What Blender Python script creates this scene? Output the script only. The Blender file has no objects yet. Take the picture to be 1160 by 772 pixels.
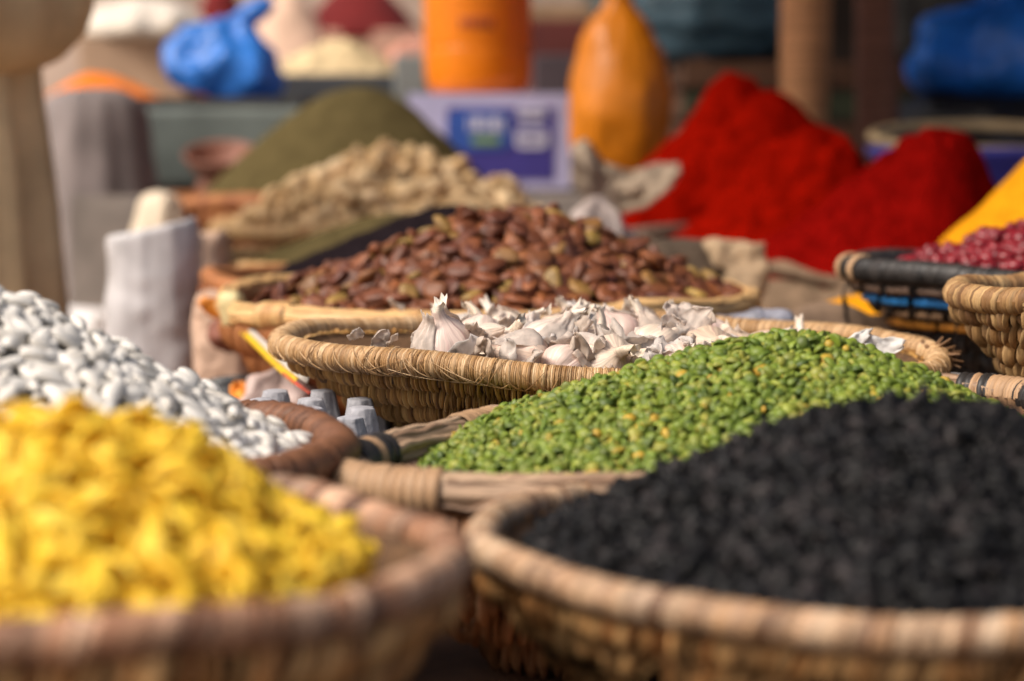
import bpy, math, random
import numpy as np
from mathutils import Vector, Matrix, Quaternion

SC = bpy.context.scene
COL = SC.collection
RNG = np.random.default_rng(11)
random.seed(11)
R = math.radians
PI = math.pi

# ------------------------------------------------------------------ camera
F = 2600.0                       # focal length in photograph pixels (1160 wide)
PITCH = math.atan((386 - 140) / F)
CAM = np.array([0.0, 0.0, 1.0])
cd = bpy.data.cameras.new("camera")
cam = bpy.data.objects.new("camera", cd)
COL.objects.link(cam)
cam.location = CAM
cam.rotation_euler = (PI / 2 - PITCH, 0, 0)
cd.sensor_width = 22.3
cd.lens = F / 1160 * 22.3
cd.clip_start = 0.05
cd.clip_end = 500
cd.dof.use_dof = True
cd.dof.focus_distance = 1.39
cd.dof.aperture_fstop = 3.2
SC.camera = cam


def ray(px, py):
    x = (px - 580) / F
    y = -(py - 386) / F
    return np.array([x, math.cos(PITCH) + y * math.sin(PITCH), -math.sin(PITCH) + y * math.cos(PITCH)])


def P(px, py, d):
    r = ray(px, py)
    return CAM + r * (d / r[1])


def PZ(px, py, z):
    r = ray(px, py)
    return CAM + r * ((z - CAM[2]) / r[2])


def proj(p):
    """world points (n,3) -> photo pixels"""
    q = np.atleast_2d(p) - CAM
    f = q[:, 1] * math.cos(PITCH) - q[:, 2] * math.sin(PITCH)
    u = q[:, 1] * math.sin(PITCH) + q[:, 2] * math.cos(PITCH)
    return 580 + F * q[:, 0] / f, 386 - F * u / f


# ------------------------------------------------------------------ noise
_T = np.random.default_rng(5).random((64, 64, 64)).astype(np.float32)


def vnoise(p):
    p = np.asarray(p, float)
    i = np.floor(p).astype(int)
    f = p - i
    f = f * f * (3 - 2 * f)
    out = 0
    for a in (0, 1):
        for b in (0, 1):
            for c in (0, 1):
                w = (f[..., 0] if a else 1 - f[..., 0]) * (f[..., 1] if b else 1 - f[..., 1]) * (f[..., 2] if c else 1 - f[..., 2])
                out = out + w * _T[(i[..., 0] + a) % 64, (i[..., 1] + b) % 64, (i[..., 2] + c) % 64]
    return out * 2 - 1


def fbm(p, o=4):
    p = np.asarray(p, float)
    s, a, out = 1.0, 1.0, 0
    for k in range(o):
        out = out + a * vnoise(p * s + 17.3 * k)
        s *= 2.07
        a *= 0.5
    return out


# ------------------------------------------------------------------ materials
def lin(c):
    return tuple(((v / 255) / 12.92 if v / 255 <= 0.04045 else ((v / 255 + 0.055) / 1.055) ** 2.4) for v in c)


_MATS = {}


def mat(name, cols, rough=0.7, nscale=30.0, namt=0.35, bump=0.0, bscale=200.0, uv=None, spec=0.4, trans=0.0,
        metal=0.0, coat=0.0, sss=0.0, bdist=0.002):
    """cols: list of linear colours chosen per loose piece; noise darkens/lightens; uv=(su,sv) stretches noise along fibres"""
    if name in _MATS:
        return _MATS[name]
    m = bpy.data.materials.new(name)
    m.use_nodes = True
    nt = m.node_tree
    N, L = nt.nodes, nt.links
    bs = N["Principled BSDF"]
    out = N["Material Output"]
    oi = N.new("ShaderNodeObjectInfo")
    ge = N.new("ShaderNodeNewGeometry")
    ad = N.new("ShaderNodeMath"); ad.operation = 'ADD'
    L.new(oi.outputs["Random"], ad.inputs[0]); L.new(ge.outputs["Random Per Island"], ad.inputs[1])
    fr = N.new("ShaderNodeMath"); fr.operation = 'FRACT'
    L.new(ad.outputs[0], fr.inputs[0])
    ramp = N.new("ShaderNodeValToRGB")
    cr = ramp.color_ramp
    n = len(cols)
    for k, c in enumerate(cols):
        pos = k / max(1, n - 1)
        if k < 2:
            e = cr.elements[k]; e.position = pos
        else:
            e = cr.elements.new(pos)
        e.color = (*c, 1)
    if n == 1:
        cr.elements[1].color = (*cols[0], 1)
    L.new(fr.outputs[0], ramp.inputs[0])
    tc = N.new("ShaderNodeTexCoord")
    mp = N.new("ShaderNodeMapping")
    no = N.new("ShaderNodeTexNoise")
    no.inputs["Detail"].default_value = 5
    no.inputs["Roughness"].default_value = 0.6
    if uv:
        L.new(tc.outputs["UV"], mp.inputs[0])
        mp.inputs["Scale"].default_value = (uv[0], uv[1], 1)
        no.inputs["Scale"].default_value = 1.0
    else:
        L.new(tc.outputs["Object"], mp.inputs[0])
        no.inputs["Scale"].default_value = nscale
    L.new(mp.outputs[0], no.inputs["Vector"])
    mr = N.new("ShaderNodeMapRange")
    mr.inputs[1].default_value = 0.3; mr.inputs[2].default_value = 0.7
    mr.inputs[3].default_value = 1 - namt; mr.inputs[4].default_value = 1 + namt
    L.new(no.outputs[0], mr.inputs[0])
    mx = N.new("ShaderNodeVectorMath"); mx.operation = 'SCALE'
    L.new(ramp.outputs[0], mx.inputs[0]); L.new(mr.outputs[0], mx.inputs[3])
    L.new(mx.outputs[0], bs.inputs["Base Color"])
    bs.inputs["Roughness"].default_value = rough
    bs.inputs["Specular IOR Level"].default_value = spec
    bs.inputs["Metallic"].default_value = metal
    bs.inputs["Coat Weight"].default_value = coat
    if sss:
        bs.inputs["Subsurface Weight"].default_value = sss
        bs.inputs["Subsurface Radius"].default_value = (0.006, 0.003, 0.001)
        bs.inputs["Subsurface Scale"].default_value = 0.6
    if bump:
        b2 = N.new("ShaderNodeTexNoise")
        b2.inputs["Detail"].default_value = 4
        if uv:
            L.new(mp.outputs[0], b2.inputs["Vector"]); b2.inputs["Scale"].default_value = 2.0
        else:
            L.new(tc.outputs["Object"], b2.inputs["Vector"]); b2.inputs["Scale"].default_value = bscale
        bp = N.new("ShaderNodeBump"); bp.inputs["Strength"].default_value = bump; bp.inputs["Distance"].default_value = bdist
        L.new(b2.outputs[0], bp.inputs["Height"]); L.new(bp.outputs[0], bs.inputs["Normal"])
    if trans:
        tr = N.new("ShaderNodeBsdfTranslucent")
        L.new(mx.outputs[0], tr.inputs[0])
        ms = N.new("ShaderNodeMixShader"); ms.inputs[0].default_value = trans
        L.new(bs.outputs[0], ms.inputs[1]); L.new(tr.outputs[0], ms.inputs[2])
        L.new(ms.outputs[0], out.inputs[0])
    _MATS[name] = m
    return m


# ------------------------------------------------------------------ mesh collecting
class MB:
    def __init__(s):
        s.v, s.q, s.t, s.uvq, s.uvt, s.n = [], [], [], [], [], 0

    def add(s, v, quads=None, tris=None, uv=None):
        v = np.asarray(v, float).reshape(-1, 3)
        if uv is None:
            uv = np.zeros((len(v), 2))
        if quads is not None and len(quads):
            q = np.asarray(quads, int).reshape(-1, 4)
            s.q.append(q + s.n); s.uvq.append(uv[q])
        if tris is not None and len(tris):
            t = np.asarray(tris, int).reshape(-1, 3)
            s.t.append(t + s.n); s.uvt.append(uv[t])
        s.v.append(v); s.n += len(v)

    def grid(s, V, cu=False, cv=False, us=1.0, vs=1.0, cap=False):
        """V (n,m,3): closed in the first / second index"""
        n, m = V.shape[:2]
        if cu:
            V = np.concatenate([V, V[:1]], 0)
        if cv:
            V = np.concatenate([V, V[:, :1]], 1)
        N_, M_ = V.shape[:2]
        ii = np.arange((N_) * (M_)).reshape(N_, M_)
        idx = ii.copy()
        u, w = np.meshgrid(np.linspace(0, us, N_), np.linspace(0, vs, M_), indexing='ij')
        q = np.stack([ii[:-1, :-1], ii[1:, :-1], ii[1:, 1:], ii[:-1, 1:]], -1).reshape(-1, 4)
        s.add(V.reshape(-1, 3), quads=q, uv=np.stack([u, w], -1).reshape(-1, 2))

    def inst(s, base, mats):
        """base: (verts, quads, tris); mats (k,4,4)"""
        v, q, t = base
        k = len(mats)
        if not k:
            return
        mats = np.asarray(mats)
        V = np.einsum('kij,nj->kni', mats[:, :3, :3], v) + mats[:, None, :3, 3]
        off = (np.arange(k) * len(v))[:, None, None]
        s.add(V.reshape(-1, 3), quads=(q[None] + off).reshape(-1, 4) if len(q) else None,
              tris=(t[None] + off).reshape(-1, 3) if len(t) else None)

    def box(s, c, sz, rot=0.0, tilt=0.0):
        x, y, z = np.array(sz) / 2
        v = np.array([[-x, -y, -z], [x, -y, -z], [x, y, -z], [-x, y, -z], [-x, -y, z], [x, -y, z], [x, y, z], [-x, y, z]])
        m = np.array((Matrix.Rotation(rot, 3, 'Z') @ Matrix.Rotation(tilt, 3, 'X')))
        q = [[0, 3, 2, 1], [4, 5, 6, 7], [0, 1, 5, 4], [1, 2, 6, 5], [2, 3, 7, 6], [3, 0, 4, 7]]
        s.add(v @ m.T + np.array(c), quads=q)

    def lathe(s, prof, c=(0, 0, 0), n=32, fold=0.0, nf=5, seed=0, sx=1.0, sy=1.0, noise=0.0, nsc=8.0, m=None, hero=1):
        pr = np.array(prof, float)
        k = len(pr)
        if hero > 1:                      # smooth the profile
            tt = np.linspace(0, k - 1, (k - 1) * hero + 1)
            pr = np.stack([catmull(pr[:, 0], tt), catmull(pr[:, 1], tt)], -1)
            pr[:, 0] = np.maximum(pr[:, 0], 0)
        th = np.linspace(0, 2 * PI, n, endpoint=False)
        rr = pr[None, :, 0] * (1 + fold * np.sin(th[:, None] * nf + seed + 3 * pr[None, :, 1]) + fold * .6 * np.sin(th[:, None] * (nf * 2 + 1) + seed * 2))
        V = np.stack([rr * np.cos(th)[:, None] * sx, rr * np.sin(th)[:, None] * sy, np.broadcast_to(pr[None, :, 1], rr.shape)], -1)
        if noise:
            nn = fbm(V * nsc + seed * 7.7, 3)[..., None]
            V = V + nn * noise * np.stack([np.cos(th)[:, None] + 0 * rr, np.sin(th)[:, None] + 0 * rr, 0.4 + 0 * rr], -1)
        if m is not None:
            V = V @ np.array(m).T
        s.grid(V + np.array(c), cu=True)

    def tube(s, pts, r, n=8, cap=True):
        pts = np.asarray(pts, float)
        r = np.broadcast_to(np.asarray(r, float), (len(pts),)) if np.ndim(r) < 2 else r
        t = np.gradient(pts, axis=0)
        t /= np.linalg.norm(t, axis=1, keepdims=True) + 1e-12
        ref = np.array([0, 0, 1.0]) if abs(t[:, 2]).mean() < 0.8 else np.array([1.0, 0, 0])
        a = np.cross(t, ref); a /= np.linalg.norm(a, axis=1, keepdims=True) + 1e-12
        b = np.cross(t, a)
        th = np.linspace(0, 2 * PI, n, endpoint=False)
        V = pts[:, None] + r[:, None, None] * (np.cos(th)[None, :, None] * a[:, None] + np.sin(th)[None, :, None] * b[:, None])
        if cap:
            V = np.concatenate([np.broadcast_to(pts[:1, None], (1, n, 3)), V, np.broadcast_to(pts[-1:, None], (1, n, 3))], 0)
        s.grid(V, cv=True, us=len(pts))

    def mesh(s, name, m=None, smooth=True):
        me = bpy.data.meshes.new(name)
        v = np.concatenate(s.v) if s.v else np.zeros((0, 3))
        q = np.concatenate(s.q) if s.q else np.zeros((0, 4), int)
        t = np.concatenate(s.t) if s.t else np.zeros((0, 3), int)
        me.vertices.add(len(v)); me.vertices.foreach_set("co", v.astype(np.float32).ravel())
        nl = q.size + t.size
        me.loops.add(nl)
        me.loops.foreach_set("vertex_index", np.concatenate([q.ravel(), t.ravel()]).astype(np.int32))
        me.polygons.add(len(q) + len(t))
        me.polygons.foreach_set("loop_start", np.concatenate([np.arange(len(q)) * 4, q.size + np.arange(len(t)) * 3]).astype(np.int32))
        uvl = me.uv_layers.new(name="uv")
        uvs = np.concatenate([(np.concatenate(s.uvq) if s.uvq else np.zeros((0, 4, 2))).reshape(-1, 2), (np.concatenate(s.uvt) if s.uvt else np.zeros((0, 3, 2))).reshape(-1, 2)])
        uvl.data.foreach_set("uv", uvs.astype(np.float32).ravel())
        me.update(calc_edges=True)
        me.validate()
        me.polygons.foreach_set("use_smooth", np.full(len(me.polygons), smooth))
        if m:
            me.materials.append(m)
        return me

    def build(s, name, m, parent=None, origin=None, smooth=True):
        if origin is not None:
            s.v = [v - np.array(origin) for v in s.v]
        o = bpy.data.objects.new(name, s.mesh(name, m, smooth))
        COL.objects.link(o)
        if origin is not None:
            o.location = origin
        if parent is not None:
            o.parent = parent          # meshes of children are stored in the parent's local space
            if origin is None:
                o.matrix_parent_inverse = Matrix.Translation(parent.location).inverted()
        return o


def catmull(a, t):
    k = len(a)
    i = np.clip(np.floor(t).astype(int), 0, k - 2)
    f = t - i
    g = lambda j: a[np.clip(j, 0, k - 1)]
    p0, p1, p2, p3 = g(i - 1), g(i), g(i + 1), g(i + 2)
    return 0.5 * (2 * p1 + (p2 - p0) * f + (2 * p0 - 5 * p1 + 4 * p2 - p3) * f ** 2 + (3 * p1 - p0 - 3 * p2 + p3) * f ** 3)


def tag(o, label=None, cat=None, group=None, kind=None):
    if label: o["label"] = label
    if cat: o["category"] = cat
    if group: o["group"] = group
    if kind: o["kind"] = kind
    return o


def empty(name, loc, label, cat, group=None):
    o = bpy.data.objects.new(name, None)
    o.empty_display_size = 0.05
    COL.objects.link(o)
    o.location = loc
    return tag(o, label, cat, group)


# ------------------------------------------------------------------ world, sun
w = bpy.data.worlds.new("World"); SC.world = w
w.use_nodes = True
nt = w.node_tree
bg = nt.nodes["Background"]
sky = nt.nodes.new("ShaderNodeTexSky")
sky.sky_type = 'NISHITA'
sky.sun_disc = False
SUN_EL, SUN_AZ = R(48), R(-120)       # azimuth measured from +Y towards +X: from the left, slightly behind the camera
sky.sun_elevation = SUN_EL
sky.sun_rotation = SUN_AZ
sky.air_density = 1.0
sky.dust_density = 6.0
sky.ozone_density = 0.3
nt.links.new(sky.outputs[0], bg.inputs[0])
bg.inputs[1].default_value = 0.105
sl = bpy.data.lights.new("sun", 'SUN')
sl.energy = 2.7
sl.angle = R(24)
sl.color = (1.0, 0.94, 0.85)
so = bpy.data.objects.new("sun", sl); COL.objects.link(so)
sdir = Vector((math.sin(SUN_AZ) * math.cos(SUN_EL), math.cos(SUN_AZ) * math.cos(SUN_EL), math.sin(SUN_EL)))
so.rotation_euler = (-sdir).to_track_quat('-Z', 'Y').to_euler()
so.location = (-3, 2, 6)
SC.view_settings.view_transform = 'Standard'
SC.view_settings.look = 'None'
SC.view_settings.exposure = 0.48
SC.view_settings.gamma = 1.0
SC.render.engine = 'CYCLES'
SC.cycles.use_denoising = True
SC.cycles.max_bounces = 6
SC.cycles.caustics_reflective = False
SC.cycles.caustics_refractive = False

# ------------------------------------------------------------------ baskets
class Path:
    def __init__(s, pts):
        pts = np.asarray(pts, float)
        if len(pts) < 100:     # closed Catmull-Rom through control points
            k = len(pts)
            e = np.concatenate([pts[-1:], pts, pts[:3]])
            t = np.linspace(1, k + 1, 4000)
            pts = np.stack([catmull(e[:, j], t) for j in range(3)], -1)
        d = np.concatenate([[0], np.cumsum(np.linalg.norm(np.diff(pts, axis=0), axis=1))])
        s.L = d[-1]
        q = np.linspace(0, s.L, 4097)
        s.p = np.stack([np.interp(q, d, pts[:, j]) for j in range(3)], -1)[:-1]
        t = np.roll(s.p, -4, 0) - np.roll(s.p, 4, 0)
        t /= np.linalg.norm(t, axis=1, keepdims=True)
        n = np.stack([t[:, 1], -t[:, 0], 0 * t[:, 0]], -1)
        n /= np.linalg.norm(n, axis=1, keepdims=True)
        s.nrm = n
        s.c = s.p.mean(0)
        if ((s.p - s.c) * n).sum() < 0:
            s.nrm = -n

    def at(s, u):
        i = (np.asarray(u) % 1.0) * 4096
        a = np.floor(i).astype(int) % 4096
        f = (i - np.floor(i))[..., None]
        b = (a + 1) % 4096
        return s.p[a] * (1 - f) + s.p[b] * f, s.nrm[a] * (1 - f) + s.nrm[b] * f

    def scaled(s, k, dz):
        q = s.c + (s.p - s.c) * k
        q = q.copy(); q[:, 2] += dz - 0 * q[:, 2]
        q[:, 2] = s.p[:, 2] + dz
        return Path(q)


def ellipse(cx, cy, z, rx, ry, tx=0.0, ty=0.0, wob=0.0, seed=0):
    th = np.linspace(0, 2 * PI, 2001)
    x, y = cx + rx * np.cos(th), cy + ry * np.sin(th)
    wv = wob * (np.sin(2 * th + seed) + .6 * np.sin(5 * th + 2.1 * seed) + .35 * np.sin(9 * th + 1.3 * seed))
    k = 1 + wv * 0.6 / max(rx, ry)
    return Path(np.stack([cx + (x - cx) * k, cy + (y - cy) * k, z + tx * (x - cx) + ty * (y - cy) + wv], -1))


UP = np.array([0, 0, 1.0])


def stitches(mb, path, u, phi0, phi1, wd, h, a, b, skew=0.0, nL=7, nW=4, taper=0.5, lean=0.0, rng=RNG):
    """little bent fibres lying on a tube of radii a (outward), b (up) along the path; all inputs per fibre"""
    u = np.asarray(u, float)
    S = len(u)
    bc = lambda x: np.broadcast_to(np.asarray(x, float), (S,))
    phi0, phi1, wd, h, skew = map(bc, (phi0, phi1, wd, h, skew))
    l = np.linspace(0, 1, nL)
    k = np.linspace(-.5, .5, nW)
    tp = 1 - taper * np.abs(2 * l - 1) ** 2.2
    du = (skew[:, None, None] * (l[None, :, None] - .5) + wd[:, None, None] * k[None, None, :] * tp[None, :, None]) / path.L
    c, n = path.at(u[:, None, None] + du)
    ph = phi0[:, None] + (phi1 - phi0)[:, None] * l[None]
    bulge = h[:, None, None] * (1 - (2 * k[None, None]) ** 2) * (0.35 + 0.65 * tp[None, :, None]) + h[:, None, None] * .15 * rng.standard_normal((S, 1, 1))
    A = (a + bulge) * np.cos(ph)[:, :, None]
    B = (b + bulge) * np.sin(ph)[:, :, None]
    V = c + A[..., None] * n + B[..., None] * (UP + lean * n)
    ii = np.arange(S * nL * nW).reshape(S, nL, nW)
    q = np.stack([ii[:, :-1, :-1], ii[:, 1:, :-1], ii[:, 1:, 1:], ii[:, :-1, 1:]], -1).reshape(-1, 4)
    U = np.broadcast_to(k[None, None] + rng.random((S, 1, 1)) * 50, (S, nL, nW))
    W = np.broadcast_to(l[None, :, None] + rng.random((S, 1, 1)) * 50, (S, nL, nW))
    mb.add(V.reshape(-1, 3), quads=q, uv=np.stack([U, W], -1).reshape(-1, 2))


def core_tube(mb, path, a, b, n=720, m=10, us=200):
    u = np.linspace(0, 1, n, endpoint=False)
    c, nr = path.at(u)
    th = np.linspace(0, 2 * PI, m, endpoint=False)
    V = c[:, None] + a * np.cos(th)[None, :, None] * nr[:, None] + b * np.sin(th)[None, :, None] * UP
    mb.grid(V, cu=True, cv=True, us=us, vs=4)


def liner(mb, path, depth, base, thick, conv=1.25, n=200, m=10, us=200):
    u = np.linspace(0, 1, n, endpoint=False)
    c, nr = path.at(u)
    t = np.linspace(0, 1, m)
    ctr = path.c
    def surf(off):
        V = np.zeros((n, m, 3))
        for j, tt in enumerate(t):
            k = 1 - (1 - base) * tt ** conv
            p = ctr + (c - ctr) * k
            V[:, j] = p - nr * off
            V[:, j, 2] = c[:, 2] - depth * tt + off * .7 * (tt > .98)
        return V
    o, i = surf(0), surf(thick)
    zc = np.full((n, 1, 3), 0.0); zc[:] = ctr
    ob = zc.copy(); ob[..., 2] = o[:, -1, 2].mean()
    ib = zc.copy(); ib[..., 2] = o[:, -1, 2].mean() + thick
    V = np.concatenate([ib, i[:, ::-1], o, ob], 1)
    mb.grid(V, cu=True, us=us, vs=12)


def bundle(mb, path, rad, rs, count, rng, n=500, gaps=0.0, squash=1.0):
    """long reeds laid along the rim"""
    for k in range(count):
        ang = 2 * PI * k / count * 1.0 + rng.random() * .6
        rr = rad * (1 - 0.12 * rng.random()) if k % 3 else rad * .55
        pieces = 3
        for j in range(pieces):
            u0 = j / pieces + rng.random() * .1
            u1 = u0 + 1 / pieces + .06
            u = np.linspace(u0, u1, n // pieces)
            c, nr = path.at(u)
            wv = fbm(np.stack([u * 60, u * 0 + k, u * 0 + j], -1), 2)
            a2 = ang + .35 * wv + .5 * rng.standard_normal() * .2
            r2 = rr * (1 + .12 * vnoise(np.stack([u * 90, u * 0 + k + 9, u * 0 + j], -1)))
            pts = c + nr * (r2 * np.cos(a2))[:, None] + UP * (r2 * np.sin(a2) * squash)[:, None]
            mb.tube(pts, rs * (0.75 + .5 * rng.random()), n=5)


def make_basket(name, label, path, depth, base, tube, rows, mats, style, sw=0.0026, group="woven market baskets",
                bands=(), seed=1, detail=True, rimb=None, fray=0, cat="basket", conv=1.25, wsw=None, loose=1.0, wh=.30):
    """mats: dict rim, wall, liner, band"""
    rng = np.random.default_rng(seed)
    c = path.c
    root = empty(name, (c[0], c[1], c[2] - depth), label, cat, group)
    rimb = rimb or tube
    # wall
    wb = MB()
    liner(wb, path, depth, base, tube * .7, conv=conv, us=path.L / sw / 4)
    wsw = wsw or sw
    wall = wb.build("wall", mats["liner"], root)
    if detail:
        wv = MB()
        for k in range(rows):
            t = (k + .75) / rows
            pk = path.scaled(1 - (1 - base) * t ** conv, -depth * t)
            hrow = depth / rows
            rr = hrow * .62
            nst = int(pk.L / (wsw * 1.12))
            u = (np.arange(nst) + .5 * (k % 2) + rng.random(nst) * .5 * loose) / nst
            stitches(wv, pk, u, (R(-76) + rng.standard_normal(nst) * .22 * loose).clip(-1.5, -.7), (R(76) + rng.standard_normal(nst) * .25 * loose).clip(.6, 1.5),
                     wsw * (1.0 + .40 * rng.standard_normal(nst)).clip(.4, 1.8), rr * wh * (1 + .5 * loose * rng.standard_normal(nst)).clip(.3, 2.2), rr * .75, rr * 1.0,
                     skew=(wsw * 1.6) * (1 if k % 2 else .7) + rng.standard_normal(nst) * wsw * .8 * loose, rng=rng, nL=7, taper=.6)
        wv.build("weave", mats["wall"], root)
    # rim
    rb = MB()
    core_tube(rb, path, tube * .9, rimb * .9, us=path.L / sw / 2)
    if style == 'wrap':
        nst = int(path.L / (sw * .80))
        u = (np.arange(nst) + rng.random(nst) * .5) / nst
        stitches(rb, path, u, R(-95) + rng.standard_normal(nst) * .15, R(215), sw * (1.05 + .4 * rng.standard_normal(nst)).clip(.45, 2),
                 tube * .10, tube * .92, rimb * .92, skew=sw * 1.4 + rng.standard_normal(nst) * sw * .8, nL=10, taper=.2, rng=rng)
    else:
        bundle(rb, path, tube * .82, tube * .30, 13, rng, squash=rimb / tube)
    if fray:
        nst = fray
        u = rng.random(nst)
        stitches(rb, path, u, R(-100) + rng.standard_normal(nst) * .5, R(20) + rng.standard_normal(nst) * .8, .0007, .0006,
                 tube * 1.08, rimb * 1.08, skew=rng.standard_normal(nst) * .02, nL=9, taper=.6, rng=rng)
    rim = rb.build("rim", mats["rim"], root)
    for (u0, count, key) in bands:
        bb = MB()
        uu = u0 + (np.arange(count) - count / 2) * (sw * 1.5) / path.L
        stitches(bb, path, uu, R(-180), R(185), sw * 1.8, tube * .13, tube * 1.08, rimb * 1.08, skew=rng.standard_normal(count) * sw, nL=16, nW=5, taper=.05, rng=rng)
        bb.build("binding", mats[key], root)
    return root


STRAW = mat("straw", [(.30, .16, .06), (.48, .29, .13), (.62, .43, .25), (.36, .20, .08), (.52, .34, .18), (.20, .10, .035), (.46, .27, .12)], .55, uv=(3, 1.2), namt=.35, bump=.3)
STRAWALL = mat("straw_weave", [(.20, .09, .022), (.42, .22, .065), (.56, .34, .12), (.30, .14, .04), (.48, .27, .08), (.12, .05, .014)], .5, uv=(3, 1), namt=.35, bump=.3)
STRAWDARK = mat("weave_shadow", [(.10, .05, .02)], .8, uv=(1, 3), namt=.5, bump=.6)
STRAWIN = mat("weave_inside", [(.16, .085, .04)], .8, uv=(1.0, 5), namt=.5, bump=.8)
FRONTRIM = mat("front_rim", [(.26, .14, .07), (.47, .32, .20), (.14, .065, .03), (.52, .38, .26), (.31, .17, .08), (.40, .25, .15), (.11, .05, .025)], .6, nscale=110, namt=.5)
FRONTWALL = mat("front_weave", [(.28, .115, .035), (.44, .21, .07), (.58, .34, .14), (.16, .07, .02)], .6, nscale=90, namt=.55)
RUSTRIM = mat("russet_rim", [(.20, .09, .045), (.36, .18, .10), (.50, .32, .21), (.10, .045, .025), (.28, .13, .07)], .6, nscale=60, namt=.5)
BOWL = mat("brown_coil", [(.15, .062, .03), (.20, .085, .04), (.11, .045, .022)], .55, uv=(3, 2), namt=.35, bump=.3)
REED = mat("pale_reed", [(.50, .30, .12), (.60, .38, .17), (.42, .22, .08)], .55, uv=(.15, 9), namt=.25)
REEDG = mat("grey_brown_reed", [(.19, .11, .065), (.30, .19, .12), (.40, .27, .17), (.13, .07, .04)], .65, uv=(.3, 9), namt=.35)
BINDTAN = mat("tan_binding", [(.32, .19, .10), (.40, .25, .14)], .6, uv=(5, 1), namt=.3)
BINDBLACK = mat("black_binding", [(.018, .016, .015), (.03, .026, .024)], .5, uv=(5, 1), namt=.3)
COARSE = mat("coarse_fibre", [(.22, .11, .04), (.36, .21, .085), (.46, .29, .13), (.13, .06, .022), (.30, .16, .06)], .6, uv=(6, 1.5), namt=.4, bump=.4)
ORANGEBROWN = mat("orange_brown_weave", [(.30, .11, .035), (.38, .15, .05), (.24, .08, .03)], .65, uv=(5, 1), namt=.3)
BLACKWEAVE = mat("black_weave", [(.02, .018, .017), (.035, .03, .028), (.014, .013, .013)], .5, uv=(5, 1), namt=.4)

# ------------------------------------------------------------------ heaps
class Heap:
    def __init__(s, cx, cy, rx, ry, ze, peak, e=.18, pw=1.0, amp=0.0, sc=20.0, seed=0, lump=0.0, lsc=6.0):
        s.__dict__.update(locals())
        s.px, s.py, s.pz = peak
        s.also = []

    def t(s, x, y):
        X, Y = (x - s.cx) / s.rx, (y - s.cy) / s.ry
        a, b = (s.px - s.cx) / s.rx, (s.py - s.cy) / s.ry
        vx, vy = X - a, Y - b
        A = vx * vx + vy * vy + 1e-12
        B = 2 * (a * vx + b * vy)
        C = a * a + b * b - 1
        k = (-B + np.sqrt(np.maximum(B * B - 4 * A * C, 0))) / (2 * A)
        return 1 / np.maximum(k, 1e-6)

    def z(s, x, y, raw=False):
        if s.also and not raw:
            return np.maximum.reduce([s.z1(x, y)] + [h.z1(x, y) for h in s.also])
        return s.z1(x, y, raw)

    def z1(s, x, y, raw=False):
        t = s.t(x, y)
        e = s.e
        f = (math.sqrt(1 + e * e) - np.sqrt(t * t + e * e)) / (math.sqrt(1 + e * e) - e)
        f = np.where(f > 0, np.abs(f) ** s.pw, f)
        zz = s.ze + (s.pz - s.ze) * f
        if s.lump:
            zz = zz + s.lump * vnoise(np.stack([x * s.lsc, y * s.lsc, 0 * x + s.seed], -1)) * np.clip(1.3 - t, 0, 1) * np.clip(t * 3, 0.3, 1)
        if s.amp and not raw:
            zz = zz + s.amp * fbm(np.stack([x * s.sc, y * s.sc, 0 * x + s.seed + .5], -1), 4)
        return zz

    def normal(s, x, y):
        h = .003
        zx = (s.z(x + h, y, True) - s.z(x - h, y, True)) / (2 * h)
        zy = (s.z(x, y + h, True) - s.z(x, y - h, True)) / (2 * h)
        n = np.stack([-zx, -zy, np.ones_like(zx)], -1)
        return n / np.linalg.norm(n, axis=-1, keepdims=True)

    def surf(s, nt=120, nr=60, tmax=1.03, dz=0.0):
        """closed body: top surface and a flat underside"""
        th = np.linspace(0, 2 * PI, nt, endpoint=False)
        tr = np.linspace(0, tmax, nr)
        bx, by = np.cos(th), np.sin(th)
        a, b = (s.px - s.cx) / s.rx, (s.py - s.cy) / s.ry
        X = a + (bx[:, None] - a) * tr[None]
        Y = b + (by[:, None] - b) * tr[None]
        x, y = s.cx + X * s.rx, s.cy + Y * s.ry
        V = np.stack([x, y, s.z(x, y) + dz], -1)
        lo = V[:, -1:].copy(); lo[..., 2] = s.ze - .03
        mid = np.zeros_like(lo); mid[:] = (s.cx, s.cy, s.ze - .03)
        return np.concatenate([V, lo, mid], 1)

    def mound(s, mb, dz=-0.0, nt=120, nr=60, tmax=1.03):
        mb.grid(s.surf(nt, nr, tmax, dz), cu=True, us=40, vs=20)


def hexpts(h, sp, tmax, rng, jit=.35):
    nx, ny = int(2.2 * h.rx / sp), int(2.2 * h.ry / (sp * .866))
    i, j = np.meshgrid(np.arange(nx), np.arange(ny), indexing='ij')
    x = h.cx - 1.1 * h.rx + (i + .5 * (j % 2)) * sp + rng.standard_normal(i.shape) * sp * jit
    y = h.cy - 1.1 * h.ry + j * sp * .866 + rng.standard_normal(i.shape) * sp * jit
    x, y = x.ravel(), y.ravel()
    k = (h.t(x, y) < tmax) & ((((x - h.cx) / h.rx) ** 2 + ((y - h.cy) / h.ry) ** 2) < tmax ** 2)
    return x[k], y[k]


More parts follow.
